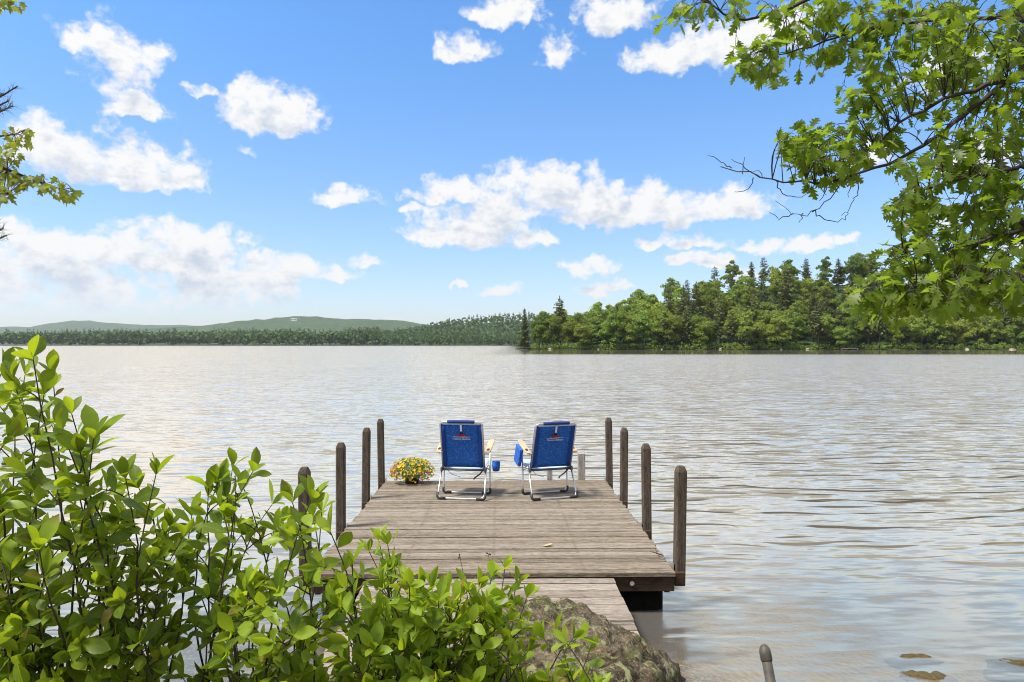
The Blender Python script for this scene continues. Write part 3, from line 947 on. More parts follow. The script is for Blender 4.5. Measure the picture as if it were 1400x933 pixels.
# pale boulders at the far waterline
def rock_mesh(name, mat, seed, flat=0.7, sub=3, amp=0.28):
    bm = bmesh.new()
    bmesh.ops.create_icosphere(bm, subdivisions=sub, radius=1)
    for v in bm.verts:
        n = mnoise.fractal(v.co * 1.3 + Vector((seed * 3.1, seed, 0)), 0.8, 2.1, 4)
        v.co = v.co * (1 + amp * n)
        v.co.z *= flat
    me = bpy.data.meshes.new(name)
    bm.to_mesh(me); bm.free()
    me.polygons.foreach_set('use_smooth', np.ones(len(me.polygons), bool))
    me.materials.append(mat)
    return me
ORDR = 0
SR = [rock_mesh('shore_rock', M['shorerock'], s, 0.55) for s in (1, 2, 3)]
for px in (752, 818, 905, 985, 1068, 1104, 1252, 1322, 1384):
    y = shore_y((px - 700) / F * 284) - 0.6
    x = (px - 700) / F * y
    o = link('shore_rock', r3.choice(SR))
    s = r3.uniform(0.35, 0.75)
    o.location = (x, y, 0.1); o.scale = (s * r3.uniform(1.0, 1.9), s, s); o.rotation_euler.z = r3.random() * 6
    ORDR += 1
    tag(o, 'pale boulder at the far waterline, ' + ORD[ORDR - 1] + ' from the peninsula tip', 'rock', 'pale boulders along the far shore')
for px, lab in ((1163, 'small pale jetty at the foot of the peninsula trees'), ):
    y = shore_y((px - 700) / F * 282) - 3; x = (px - 700) / F * y
    t = thing('jetty', lab, 'jetty', (x, y, 0))
    mb = MB(); mb.box((-2.6, -1.4, 0.42), (2.6, 2.6, 0.56)); mb.build('platform', M['stub'], t)
    for sx_ in (-2.3, 2.3):
        for sy in (-1.1, 2.2):
            mb = MB(); mb.tube([(sx_, sy, -1.2), (sx_, sy, 0.415)], 0.12, 8); mb.build('leg', M['stub'], t)

# ------------------------------------------------------------------ dock
YAW = R(1.04)
DW, DL, DT = 2.98, 3.76, 0.038
dock = thing('dock', 'weathered grey brown wooden dock with tall posts along both sides', 'dock', (-0.153, 5.52, 0.35), YAW)
def boards(mb, x0, x1, y0, y1, wboard, gap, zt, th, r, over=0.010):
    y = y0
    while y < y1 - wboard * 0.5:
        a, b = y, min(y + wboard - gap, y1)
        dz = r.uniform(-0.005, 0.004)
        l0 = x0 + r.uniform(-over, over); l1 = x1 + r.uniform(-over, over)
        tilt = r.uniform(-0.0015, 0.0015)
        Mx = Matrix.Translation((0, 0, dz)) @ Matrix.Rotation(tilt, 4, 'Y') @ Matrix.Rotation(r.uniform(-.0012, .0012), 4, 'Z')
        mb.box((l0, a, zt - th), (l1, b, zt), Mx, 0.004)
        y += wboard
r4 = random.Random(9)
mb = MB(); boards(mb, -DW / 2, DW / 2, 0, DL, 0.0940, 0.007, 0.0, DT, r4)
deck = mb.build('deck_boards', M['deck'], dock)
mb = MB()
for s in (-1, 1):
    mb.box((s * (DW / 2 - 0.06) - 0.022, 0.07, -0.19), (s * (DW / 2 - 0.06) + 0.022, DL - 0.06, -DT - 0.004))
for k in range(1, 4):
    xk = -DW / 2 + k * DW / 4
    mb.box((xk - 0.022, 0.07, -0.19), (xk + 0.022, DL - 0.06, -DT - 0.004))
mb.build('joists', M['beam'], dock)
for y0 in (0.02, DL - 0.055):
    mb = MB(); mb.box((-DW / 2 + 0.01, y0, -0.165), (DW / 2 - 0.01, y0 + 0.045, -DT - 0.004), None, 0.006)
    rim = mb.build('rim_beam', M['beam'], dock)
    if y0 < 1:
        for xb in (1.13, 0.55, -0.6, -1.2):
            mb = MB(); mb.tube([(xb, y0 - 0.012, -0.095), (xb, y0 + 0.01, -0.095)], [0.019, 0.021], 10); mb.build('bolt', M['metal'], rim)
# posts bolted to the sides
def post_mesh(seed):
    r = random.Random(seed)
    mb = MB()
    h0, h1 = -0.15, 0.845 + r.uniform(-0.012, 0.012)
    w_ = 0.044
    rings = [(w_, h0), (w_, h1 - 0.048), (w_ * 0.93, h1 - 0.036), (w_ * 0.62, h1 - 0.004), (w_ * 0.52, h1)]
    n = 8
    vs_, fs = [], []
    for (q, z) in rings:
        c = q * 0.72
        for (a, b) in ((-c, -q), (c, -q), (q, -c), (q, c), (c, q), (-c, q), (-q, c), (-q, -c)):
            vs_.append((a, b, z))
    for i in range(len(rings) - 1):
        for j in range(n):
            a0 = i * n + j; a1 = i * n + (j + 1) % n
            fs.append((a0, a1, a1 + n, a0 + n))
    fs.append(tuple(range(n - 1, -1, -1))); fs.append(tuple((len(rings) - 1) * n + j for j in range(n)))
    mb.add(vs_, fs)
    return mb.mesh('post', M['post'])
for s in (-1, 1):
    for k, yy in enumerate((5.67, 6.93, 8.22, 9.30)):
        p = link('post', post_mesh(k * 3 + s), dock)
        p.location = (s * (DW / 2 + 0.062), yy - 5.52, 0)
        p.rotation_euler = (R(r4.uniform(-.8, .8)), R(r4.uniform(-.9, .9)), R(r4.uniform(-3, 3)))
        mb = MB(); mb.box((-0.056 if s > 0 else -0.03, -0.075, -0.145), (0.03 if s > 0 else 0.056, 0.075, -0.03), None, 0.006)
        mb2 = mb.build('clamp_block', M['beam'], p)
        mb = MB()
        mb.box((-s * 0.062 - 0.008, -0.028, -0.03), (-s * 0.062 + 0.008, 0.028, 0.035), None, 0.003)
        mb.build('bracket', M['metal'], p)
# grey stub posts of the swim ladder at the far end
for (px, top, w_) in ((752, 639, 0.036), (796, 621, 0.048)):
    X = (px - 700) / F * 9.27
    H = (657 - top) / F * 9.27
    mb = MB(); mb.box((-w_, -w_, -0.5), (w_, w_, H), None, 0.006)
    o = mb.build('ladder_post', M['stub'], dock)
    loc = Matrix.Rotation(-YAW, 4, 'Z') @ (Vector((X, 9.23, 0)) - Vector((-0.153, 5.52, 0)))
    o.location = (loc.x, DL + w_ + 0.012, 0)
    o['label'] = 'short pale grey post at the far edge of the deck'
# dark round-cornered piers standing in the water
def pier(x0, x1, y0, y1):
    r = 0.11
    ring = []
    for (cx_, cy_, a0) in ((x1 - r, y0 + r, -90), (x1 - r, y1 - r, 0), (x0 + r, y1 - r, 90), (x0 + r, y0 + r, 180)):
        for k in range(6):
            a = R(a0 + k * 18)
            ring.append((cx_ + r * math.cos(a), cy_ + r * math.sin(a)))
    n = len(ring)
    zs = (-1.6, -0.6, -0.17)
    v = [(x, y, z) for z in zs for (x, y) in ring]
    f = [(i * n + j, i * n + (j + 1) % n, (i + 1) * n + (j + 1) % n, (i + 1) * n + j) for i in range(len(zs) - 1) for j in range(n)]
    f.append(tuple((len(zs) - 1) * n + j for j in range(n)))
    mb = MB(); mb.add(v, f)
    return mb.build('pier', M['pier'], dock, True)
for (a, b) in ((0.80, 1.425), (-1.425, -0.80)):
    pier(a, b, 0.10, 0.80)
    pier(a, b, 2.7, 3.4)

walk = thing('walkway', 'narrower plank walkway leading from the shore to the dock', 'walkway', (-0.15, 5.52, 0.31), R(0.6))
mb = MB(); boards(mb, -1.02, 0.975, -2.62, -0.02, 0.147, 0.010, 0.0, 0.036, r4, 0.006)
mb.build('walkway_boards', M['walk'], walk)
for xk in (-0.9, 0.0, 0.86):
    mb = MB(); mb.box((xk - 0.022, -2.6, -0.19), (xk + 0.022, -0.03, -0.041)); mb.build('stringer', M['beam'], walk)

# ------------------------------------------------------------------ beach chairs
def arc(pts, r, n=5):
    """polyline with rounded corners"""
    pts = [Vector(p) for p in pts]
    out = [pts[0]]
    for i in range(1, len(pts) - 1):
        a, b, c = pts[i - 1], pts[i], pts[i + 1]
        d1 = (a - b).normalized(); d2 = (c - b).normalized()
        rr = min(r, (a - b).length * .45, (c - b).length * .45)
        p0, p1 = b + d1 * rr, b + d2 * rr
        for k in range(n + 1):
            t = k / n
            out.append(p0.lerp(b, t).lerp(b.lerp(p1, t), t))
    out.append(pts[-1])
    return out
def text_mesh(s, size, name):
    cu = bpy.data.curves.new(name, 'FONT')
    cu.body = s; cu.size = size; cu.align_x = 'CENTER'; cu.shear = 0.3; cu.extrude = 0.0006; cu.offset = 0.0006
    ob = bpy.data.objects.new(name, cu)
    COL.objects.link(ob)
    dg = bpy.context.evaluated_depsgraph_get(); dg.update()
    me = bpy.data.meshes.new_from_object(ob.evaluated_get(dg))
    bpy.data.objects.remove(ob); bpy.data.curves.remove(cu)
    me.name = name
    return me
def cushion(mb, x0, x1, p0, p1, sag, th, nx=9, ny=10):
    """slung cloth between two rails, from p0 (y,z) to p1 (y,z)"""
    (y0, z0), (y1, z1) = p0, p1
    L = math.hypot(y1 - y0, z1 - z0); ny_, nz_ = -(z1 - z0) / L, (y1 - y0) / L
    top, bot = [], []
    for j in range(ny + 1):
        for i in range(nx + 1):
            u, v = i / nx, j / ny
            q = sag * math.sin(PI * u) * (0.35 + 0.65 * math.sin(PI * v))
            x = x0 + (x1 - x0) * u
            y = y0 + (y1 - y0) * v - ny_ * q; z = z0 + (z1 - z0) * v - nz_ * q
            top.append((x, y + ny_ * th / 2, z + nz_ * th / 2)); bot.append((x, y - ny_ * th / 2, z - nz_ * th / 2))
    n = len(top); w1_ = nx + 1
    f = []
    for j in range(ny):
        for i in range(nx):
            a = j * w1_ + i
            f.append((a, a + 1, a + w1_ + 1, a + w1_)); f.append((n + a, n + a + w1_, n + a + w1_ + 1, n + a + 1))
    for i in range(nx):
        f.append((i, n + i, n + i + 1, i + 1)); a = ny * w1_ + i; f.append((a, a + 1, n + a + 1, n + a))
    for j in range(ny):
        a = j * w1_; f.append((a, a + w1_, n + a + w1_, n + a)); a += nx; f.append((a, n + a, n + a + w1_, a + w1_))
    mb.add(top + bot, f)

def beach_chair(label, loc, rz, pouch, recline):
    c = thing('beach_chair', label, 'chair', loc, rz, 'blue folding beach chairs on the dock')
    tr = 0.0108
    # back pivots at the seat; local back frame
    yb, zb = -0.015, 0.345
    yt, zt = yb - math.sin(recline) * 0.60, zb + math.cos(recline) * 0.60
    bw = 0.253
    mb = MB(); mb.tube(arc([(-bw, yb, zb - 0.02), (-bw, yt, zt), (bw, yt, zt), (bw, yb, zb - 0.02)], 0.05), tr, 10)
    mb.build('back_frame', M['alu'], c, True)
    def onback(v, off=0.0):
        """point a fraction v up the back, off metres behind it"""
        n = Vector((0, -math.cos(recline), -math.sin(recline)))
        return Vector((0, yb + (yt - yb) * v, zb + (zt - zb) * v)) + n * off
    a, b = onback(0.03, -0.004), onback(0.955, -0.004)
    mb = MB(); cushion(mb, -bw + 0.055, bw - 0.055, (a.y, a.z), (b.y, b.z), 0.012, 0.006)
    back = mb.build('backrest', M['blue'], c, True)
    for s in (-1, 1):
        mb = MB()
        x0, x1 = sorted((s * (bw - 0.055), s * (bw + 0.012)))
        cushion(mb, x0, x1, (a.y, a.z), (b.y, b.z), -0.014, 0.010, 6, 6)
        mb.build('side_band', M['bluedark'], back, True)
    # pale hem under the top rail
    a2, b2 = onback(0.945, 0.004), onback(0.975, 0.004)
    mb = MB(); cushion(mb, -bw + 0.03, bw - 0.03, (a2.y, a2.z), (b2.y, b2.z), 0, 0.006, 4, 1); mb.build('hem', M['paleblue'], back)
    # emblem and lettering on the back
    rot = Matrix.Rotation(-recline, 4, 'X').to_3x3()
    def face(mb2, pts, z0, off):
        """flat patch: pts (x, up) in the plane of the back"""
        top = [tuple(onback(0, off + 0.0016) + Vector((x, (yt - yb) * u / 0.60, (zt - zb) * u / 0.60))) for x, u in pts]
        bot = [tuple(onback(0, off) + Vector((x, (yt - yb) * u / 0.60, (zt - zb) * u / 0.60))) for x, u in pts]
        n = len(pts)
        mb2.add(top + bot, [tuple(range(n)), tuple(range(2 * n - 1, n - 1, -1))] + [(i, (i + 1) % n, n + (i + 1) % n, n + i) for i in range(n)])
    base_u = 0.425
    mb = MB()
    for (x0, w0, h0) in ((-0.052, 0.024, 0.020), (-0.030, 0.026, 0.036), (-0.006, 0.024, 0.042), (0.020, 0.028, 0.040), (0.046, 0.026, 0.024)):
        face(mb, [(x0 - w0 * .5, base_u), (x0 - w0 * .35, base_u + h0 * .7), (x0, base_u + h0), (x0 + w0 * .35, base_u + h0 * .6), (x0 + w0 * .5, base_u)], 0, 0.017)
    mb.build('emblem', M['red'], back)
    mb = MB()
    face(mb, [(-0.022, base_u + .024), (-0.012, base_u + .050), (0.0, base_u + .056), (0.016, base_u + .046), (0.022, base_u + .026), (0.002, base_u + .036)], 0, 0.0195)
    face(mb, [(-0.046, base_u - .002), (-0.02, base_u + .010), (-.006, base_u + .002)], 0, 0.0195)
    mb.build('emblem', M['black'], back)
    mb = MB()
    face(mb, [(-0.115, base_u - .008), (-0.05, base_u - .003), (0.05, base_u - .003), (0.115, base_u - .008), (0.05, base_u - .012), (-0.05, base_u - .012)], 0, 0.017)
    mb.build('emblem', M['print'], back)
    tm = text_mesh('Tommy Bahama', 0.032, 'lettering')
    tm.materials.append(M['print'])
    o = link('lettering', tm, back)
    o.location = onback(0, 0.0175) + Vector((0, (yt - yb) * 0.382 / 0.6, (zt - zb) * 0.382 / 0.6))
    o.rotation_euler = (R(90) - recline * -1, 0, 0)
    # hanging tab
    mb = MB(); face(mb, [(-.011, 0.49), (.011, 0.49), (.011, 0.575), (-.011, 0.575)], 0, 0.019); mb.build('tab', M['white'], back)
    # head roll
    pr = onback(1.0, 0.0) + Vector((0, -0.004, 0.004))
    mb = MB()
    mb.tube([(-0.165, pr.y, pr.z), (-0.158, pr.y, pr.z), (-0.08, pr.y, pr.z + .002), (0.08, pr.y, pr.z + .002), (0.158, pr.y, pr.z), (0.165, pr.y, pr.z)], [0.014, 0.019, 0.020, 0.020, 0.019, 0.014], 12)
    mb.build('head_roll', M['navy'], c, True)
    # seat
    ys_, zs_ = 0.42, 0.395
    mb = MB(); mb.tube(arc([(-bw - .012, yb, zb - .005), (-bw - .012, ys_, zs_), (bw + .012, ys_, zs_), (bw + .012, yb, zb - .005)], 0.05), tr, 10)
    mb.build('seat_frame', M['alu'], c, True)
    mb = MB(); cushion(mb, -bw, bw, (ys_ - .01, zs_ + .002), (yb + .03, zb - .002), -0.028, 0.008)
    mb.build('seat', M['paleblue'], c, True)
    mb = MB(); mb.tube([(-bw - .02, yb - 0.004, zb - 0.012), (bw + .02, yb - 0.004, zb - 0.012)], 0.0145, 10); mb.build('crossbar', M['darktube'], c, True)
    # rear and front leg loops
    mb = MB(); mb.tube(arc([(-bw - .018, yb + .01, zb), (-0.284, -0.17, 0.016), (0.284, -0.17, 0.016), (bw + .018, yb + .01, zb)], 0.075), tr, 10)
    mb.build('rear_leg_loop', M['alu'], c, True)
    mb = MB(); mb.tube(arc([(-0.290, 0.20, 0.605), (-0.290, 0.17, 0.016), (0.290, 0.17, 0.016), (0.290, 0.20, 0.605)], 0.075), tr, 10)
    mb.build('front_leg_loop', M['alu'], c, True)
    for (y_, s) in ((-0.17, -1), (-0.17, 1), (0.17, -1), (0.17, 1)):
        mb = MB()
        w_ = 0.286 if y_ < 0 else 0.292
        mb.tube(arc([(s * (w_ + .002), y_ + (0.026 if y_ < 0 else 0), 0.078), (s * (w_ + .002), y_, 0.018), (s * (w_ - 0.10), y_, 0.0165)], 0.045), 0.0165, 8)
        mb.build('foot', M['plastic'], c, True)
    # armrests
    for s in (-1, 1):
        prof = []
        y0, z0, y1, z1 = -0.085, 0.545, 0.275, 0.655
        mb = MB()
        outl = [(-.022, 0.0), (.022, 0.0), (.027, .10), (.033, .26), (.036, .62), (.034, .92), (.020, 1.0), (-.020, 1.0), (-.034, .92), (-.036, .62), (-.033, .26), (-.027, .10)]
        cen_x = s * 0.300
        n = len(outl)
        top = [(cen_x + a_, y0 + (y1 - y0) * u, z0 + (z1 - z0) * u + 0.010) for a_, u in outl]
        bot = [(cen_x + a_, y0 + (y1 - y0) * u, z0 + (z1 - z0) * u - 0.010) for a_, u in outl]
        mb.add(top + bot, [tuple(range(n)), tuple(range(2 * n - 1, n - 1, -1))] + [(i, n + i, n + (i + 1) % n, (i + 1) % n) for i in range(n)])
        arm = mb.build('armrest', M['armwood'], c)
        u = 0.22
        mb = MB(); ang = math.atan2(z1 - z0, y1 - y0)
        cz_ = z0 + (z1 - z0) * u
        ring = [(cen_x + .019 * math.cos(q), y0 + (y1 - y0) * u + .03 * math.sin(q), cz_ + .03 * math.sin(q) * math.tan(ang)) for q in np.linspace(0, 2 * PI, 16, endpoint=False)]
        mb.add([(p[0], p[1], p[2] + .0125) for p in ring] + [(p[0], p[1], p[2] + .004) for p in ring], [tuple(range(16))] + [(i, 16 + i, 16 + (i + 1) % 16, (i + 1) % 16) for i in range(16)])
        mb.build('slot', M['plastic'], arm)
        # arm pivot link to the back frame and hinge at the seat
        pb = onback(0.36)
        mb = MB(); mb.tube([(s * bw, pb.y, pb.z), (s * 0.290, y0 + .02, z0 - .012)], 0.008, 8); mb.build('arm_link', M['metal'], c, True)
        mb = MB(); mb.box((s * (bw + .014) - .014, yb - .035, zb - .035), (s * (bw + .014) + .014, yb + .04, zb + .018), None, 0.008); mb.build('hinge', M['darktube'], c)
        mb = MB(); mb.box((s * (bw - .012) - .020, yb - .012, zb + .002), (s * (bw - .012) + .020, yb + .04, zb + .048), None, 0.010); mb.build('hinge_cover', M['paleblue'], c)
        mb = MB(); mb.tube([(s * .287, 0.185, 0.30), (s * (bw + .018), 0.05, zb + .005)], 0.007, 6); mb.build('brace', M['metal'], c, True)
    # carrying straps hanging under the seat
    mb = MB(); pts = arc([(bw - .02, yb, zb - .02), (bw - .06, yb + .02, zb - .07), (bw - .12, yb + .03, zb - .11), (bw - .135, yb + .03, zb - .135)], .03)
    mb.tube(pts, [0.009] * len(pts), 6); mb.build('strap', M['plastic'], c, True)
    mb = MB(); pts = arc([(-bw + .03, yb + .05, zb - .02), (-bw + .10, yb + .06, zb - .09), (-.06, yb + .08, zb - .115)], .05)
    mb.tube(pts, [0.004] * len(pts), 6); mb.build('strap', M['white'], c, True)
    # pouch
    mb = MB()
    if pouch == 'low':
        mb.lathe([(0.030, 0.0), (0.043, 0.006), (0.050, 0.06), (0.052, 0.115), (0.046, 0.116), (0.044, 0.10)], 18)
        o = mb.build('cup_pouch', M['blue'], c, True); o.location = (0.362, 0.20, 0.285)
    else:
        mb.box((-0.022, -0.095, -0.225), (0.022, 0.10, 0.0), None, 0.012)
        o = mb.build('cup_pouch', M['blue'], c); o.location = (-0.342, 0.13, 0.60); o.rotation_euler = (R(16), R(4), 0)
    return c
zdk = 0.35 + 0.002
beach_chair('blue folding beach chair beside the flower pot, cup pouch on its right', (-0.583, 8.27, zdk), R(-8), 'low', R(15))
beach_chair('blue folding beach chair turned left, pouch hanging under its left armrest', (0.462, 8.30, zdk), R(17), 'arm', R(20))

# ------------------------------------------------------------------ flower pot
pp = at(562, 657, 9.02)
pot = thing('flower_pot', 'round mound of yellow and pink flowers in a dark pot on the dock', 'flower pot', (pp.x, 9.10, zdk))
mb = MB(); mb.lathe([(0.080, 0.0), (0.09, 0.01), (0.105, 0.075), (0.113, 0.080), (0.112, 0.092), (0.095, 0.090)], 24)
mb.build('pot', M['plastic'], pot, True)
rp = np.random.default_rng(3)
def blossom(s, r, k=5):
    mb = MB()
    for i in range(k):
        t = i * 2 * PI / k
        d = np.array([math.cos(t), math.sin(t), 0]); e = np.array([-math.sin(t), math.cos(t), 0]); n = np.array([0, 0, 1.0])
        mb.add([n * 0, d * s * .6 + e * s * .40 + n * s * .12, d * s + n * s * r.uniform(.1, .35), d * s * .6 - e * s * .40 + n * s * .12], [(0, 1, 2, 3)])
    bm = bmesh.new()
    me = mb.mesh('blossom', None)
    bm.from_mesh(me); bmesh.ops.remove_doubles(bm, verts=bm.verts[:], dist=1e-6); bm.to_mesh(me); bm.free()
    return me
def dome(n, r, rr=(0.8, 1.0)):
    d = r.normal(size=(n, 3)); d /= np.linalg.norm(d, axis=1, keepdims=True)
    d[:, 2] = np.where(d[:, 2] < -0.72, -d[:, 2], d[:, 2])
    k = r.uniform(rr[0], rr[1], (n, 1))
    return np.array([0, 0, 0.165]) + d * k * np.array([0.285, 0.24, 0.165]), d
mb = MB()
p, d = dome(1500, rp, (0.45, 1.06))
add_quads(mb, quads(p, d + rp.normal(size=d.shape) * .6, rp.uniform(.010, .021, len(p)), rp, 0.7))
mb.build('foliage', M['potleaf'], pot)
BY = [blossom(1.0, rp) for _ in range(3)]; BP = [blossom(1.0, rp) for _ in range(3)]; BO = [blossom(1.0, rp) for _ in range(2)]
for m_ in BY: m_.materials.append(M['yellow'])
for m_ in BP: m_.materials.append(M['pink'])
for m_ in BO: m_.materials.append(M['orange'])
p, d = dome(320, rp, (0.94, 1.07))
order = np.argsort(p[:, 1] - 0.4 * p[:, 2])
rest = MB()
for c_, i in enumerate(order):
    edge = abs(p[i, 0]) > 0.13
    q_ = rp.random()
    src = BP if (edge and q_ < 0.45 or q_ < 0.05) else (BO if q_ > 0.93 else BY)
    nn = Vector(d[i] + rp.normal(size=3) * .35 + np.array([0, -.1, .25]))
    s_ = rp.uniform(.015, .025)
    Mx = Matrix.Translation(p[i]) @ nn.to_track_quat('Z', 'Y').to_matrix().to_4x4() @ Matrix.Scale(s_, 4)
    if c_ < 100:
        o = link('blossom', src[rp.integers(len(src))], pot)
        o.matrix_local = Mx
    else:
        me_ = BY[0]
        rest.add([tuple(Mx @ v_.co) for v_ in me_.vertices], [tuple(f_.vertices) for f_ in me_.polygons])
o = rest.build('blossoms', M['yellow'], pot); o['kind'] = 'stuff'

# fallen leaf and twig on the boards
def simple_leaf(L, W, seed=0, fold=0.25, bend=0.25, rows=6, peak=0.58):
    """leaf blade in local space: x along the leaf, z up"""
    vs_, fs = [], []
    for i in range(rows + 1):
        t = i / rows
        q = t ** (math.log(0.5) / math.log(peak))
        wv = W * 0.5 * math.sin(PI * q) ** 0.85 if 0 < t < 1 else 0.0
        x = L * t; z = -bend * L * t * t
        vs_ += [(x, -wv, z + fold * wv), (x, 0, z), (x, wv, z + fold * wv)]
    for i in range(rows):
        a = i * 3
        fs += [(a, a + 3, a + 4, a + 1), (a + 1, a + 4, a + 5, a + 2)]
    return np.array(vs_), fs
lp = at(747, 748, 1)
yl = 1.848 * F / (748 - HZ)
v, f = simple_leaf(0.10, 0.045, bend=-0.2)
mb = MB(); mb.add(v, f)
o = mb.build('fallen_leaf', M['deadleaf'], None, True)
o.location = ((747 - 700) / F * yl - 0.04, yl, 0.357); o.rotation_euler = (0, 0, R(15))
tag(o, 'small curled tan leaf lying on the deck boards', 'leaf')
yt_ = 1.84 * F / (760 - HZ)
mb = MB()
mb.tube([(0, 0, 0.006), (-.05, .02, .02), (-.11, .02, .035)], [.006, .005, .003], 6); mb.tube([(-.05, .02, .02), (-.06, .05, .05)], [.004, .002], 5); mb.tube([(-.03, .01, .012), (-.07, -.02, .03)], [.004, .002], 5)
o = mb.build('twig', M['twig'])
o.location = (1.318, yt_, 0.356)
tag(o, 'dry dark twig caught on the right edge of the deck', 'twig')

# ------------------------------------------------------------------ boulder, pipe, lake rocks
bm = bmesh.new()
bmesh.ops.create_icosphere(bm, subdivisions=6, radius=1)
bc = Vector((0.245, 2.92, 0.555)); br = Vector((0.56, 0.46, 0.53))
for v in bm.verts:
    d = v.co.normalized()
    k = (abs(d.x) ** 1.75 + abs(d.y) ** 1.75 + abs(d.z) ** 1.75) ** (-1 / 1.75)
    p = d * k
    n1 = mnoise.fractal(d * 1.6 + Vector((4.2, 1.1, 7.7)), 0.8, 2.1, 5)
    n2 = mnoise.noise(d * 9 + Vector((1, 5, 2)))
    n3 = mnoise.fractal(Vector((d.x * 9 + d.z * 7, d.y * 5, d.z * 16 - d.x * 8)), 0.8, 2.2, 4)
    s = 1 + 0.10 * n1 + 0.03 * n2 + 0.035 * n3 - 0.045 * max(0, 0.16 - abs(mnoise.noise(d * 2.7 + Vector((8, 3, 1))))) / 0.16 + 0.016 * mnoise.noise(d * 22) + 0.010 * mnoise.noise(d * 48)
    q = Vector((p.x * br.x, p.y * br.y, p.z * br.z)) * s
    if q.z > 0:
        q.x -= 0.12 * q.z / 0.53 - 0.02
    v.co = q
me = bpy.data.meshes.new('boulder'); bm.to_mesh(me); bm.free()
me.polygons.foreach_set('use_smooth', np.ones(len(me.polygons), bool))
me.materials.append(M['boulder'])
o = link('boulder', me); o.location = bc
tag(o, 'large lichen covered boulder in front of the walkway', 'boulder')

pa, pb_ = at(1045, 886, 3.3), at(1056, 945, 3.22)
pd = (pb_ - pa).normalized()
pipe = thing('pipe_stake', 'leaning grey metal pipe with a rounded cap rising from the water', 'pipe', pa)
mb = MB(); mb.tube([Vector((0, 0, 0)) + pd * 0.045, pd * 1.15], 0.0235, 20); mb.build('pipe', M['pipe'], pipe, True)
mb = MB(); mb.tube([pd * -0.016, pd * -0.008, pd * 0.006, pd * 0.02, pd * 0.055, pd * 0.060], [0.008, 0.018, 0.025, 0.0275, 0.0275, 0.024], 20); mb.build('cap', M['pipe'], pipe, True)

for (px, py, sx_, sy, sz, dz, lab) in ((1268, 922, .16, .13, .06, .012, 'golden brown rock breaking the water surface near the right corner'),
                                   (1388, 905, .20, .10, .07, .010, 'dark olive rock barely above the water at the right edge'),
                                   (1250, 897, .18, .06, .05, .006, 'small dark green rock at the surface behind the golden rock')):
    y = CAM_H * F / (py - HZ); x = (px - 700) / F * y
    o = link('lake_rock', rock_mesh('lake_rock', M['wetrock'], px * 0.01, 1.0, 4, 0.35))
    o.location = (x, y, -sz + dz); o.scale = (sx_, sy, sz); tag(o, lab, 'rock', 'rocks at the water surface')

# ------------------------------------------------------------------ foliage helpers
def frame(d, up):
    d = d.normalized()
    s = up.cross(d)
    if s.length < 1e-4:
        s = Vector((1, 0, 0)).cross(d)
    s.normalize()
    n = d.cross(s)
    return np.array([[d.x, s.x, n.x], [d.y, s.y, n.y], [d.z, s.z, n.z]])
def put_leaf(mb, tmpl, pos, d, up, scale):
    v, f = tmpl
    Rm = frame(d, up)
    mb.add((v * scale) @ Rm.T + np.array(pos), f)
def curve(a, b, bow, n=6, r=random):
    a, b = Vector(a), Vector(b)
    m = (a + b) / 2 + Vector(bow)
    return [a.lerp(m, t).lerp(m.lerp(b, t), t) for t in [i / n for i in range(n + 1)]]
def rv(r, s=1.0):
    return Vector((r.gauss(0, s), r.gauss(0, s), r.gauss(0, s)))

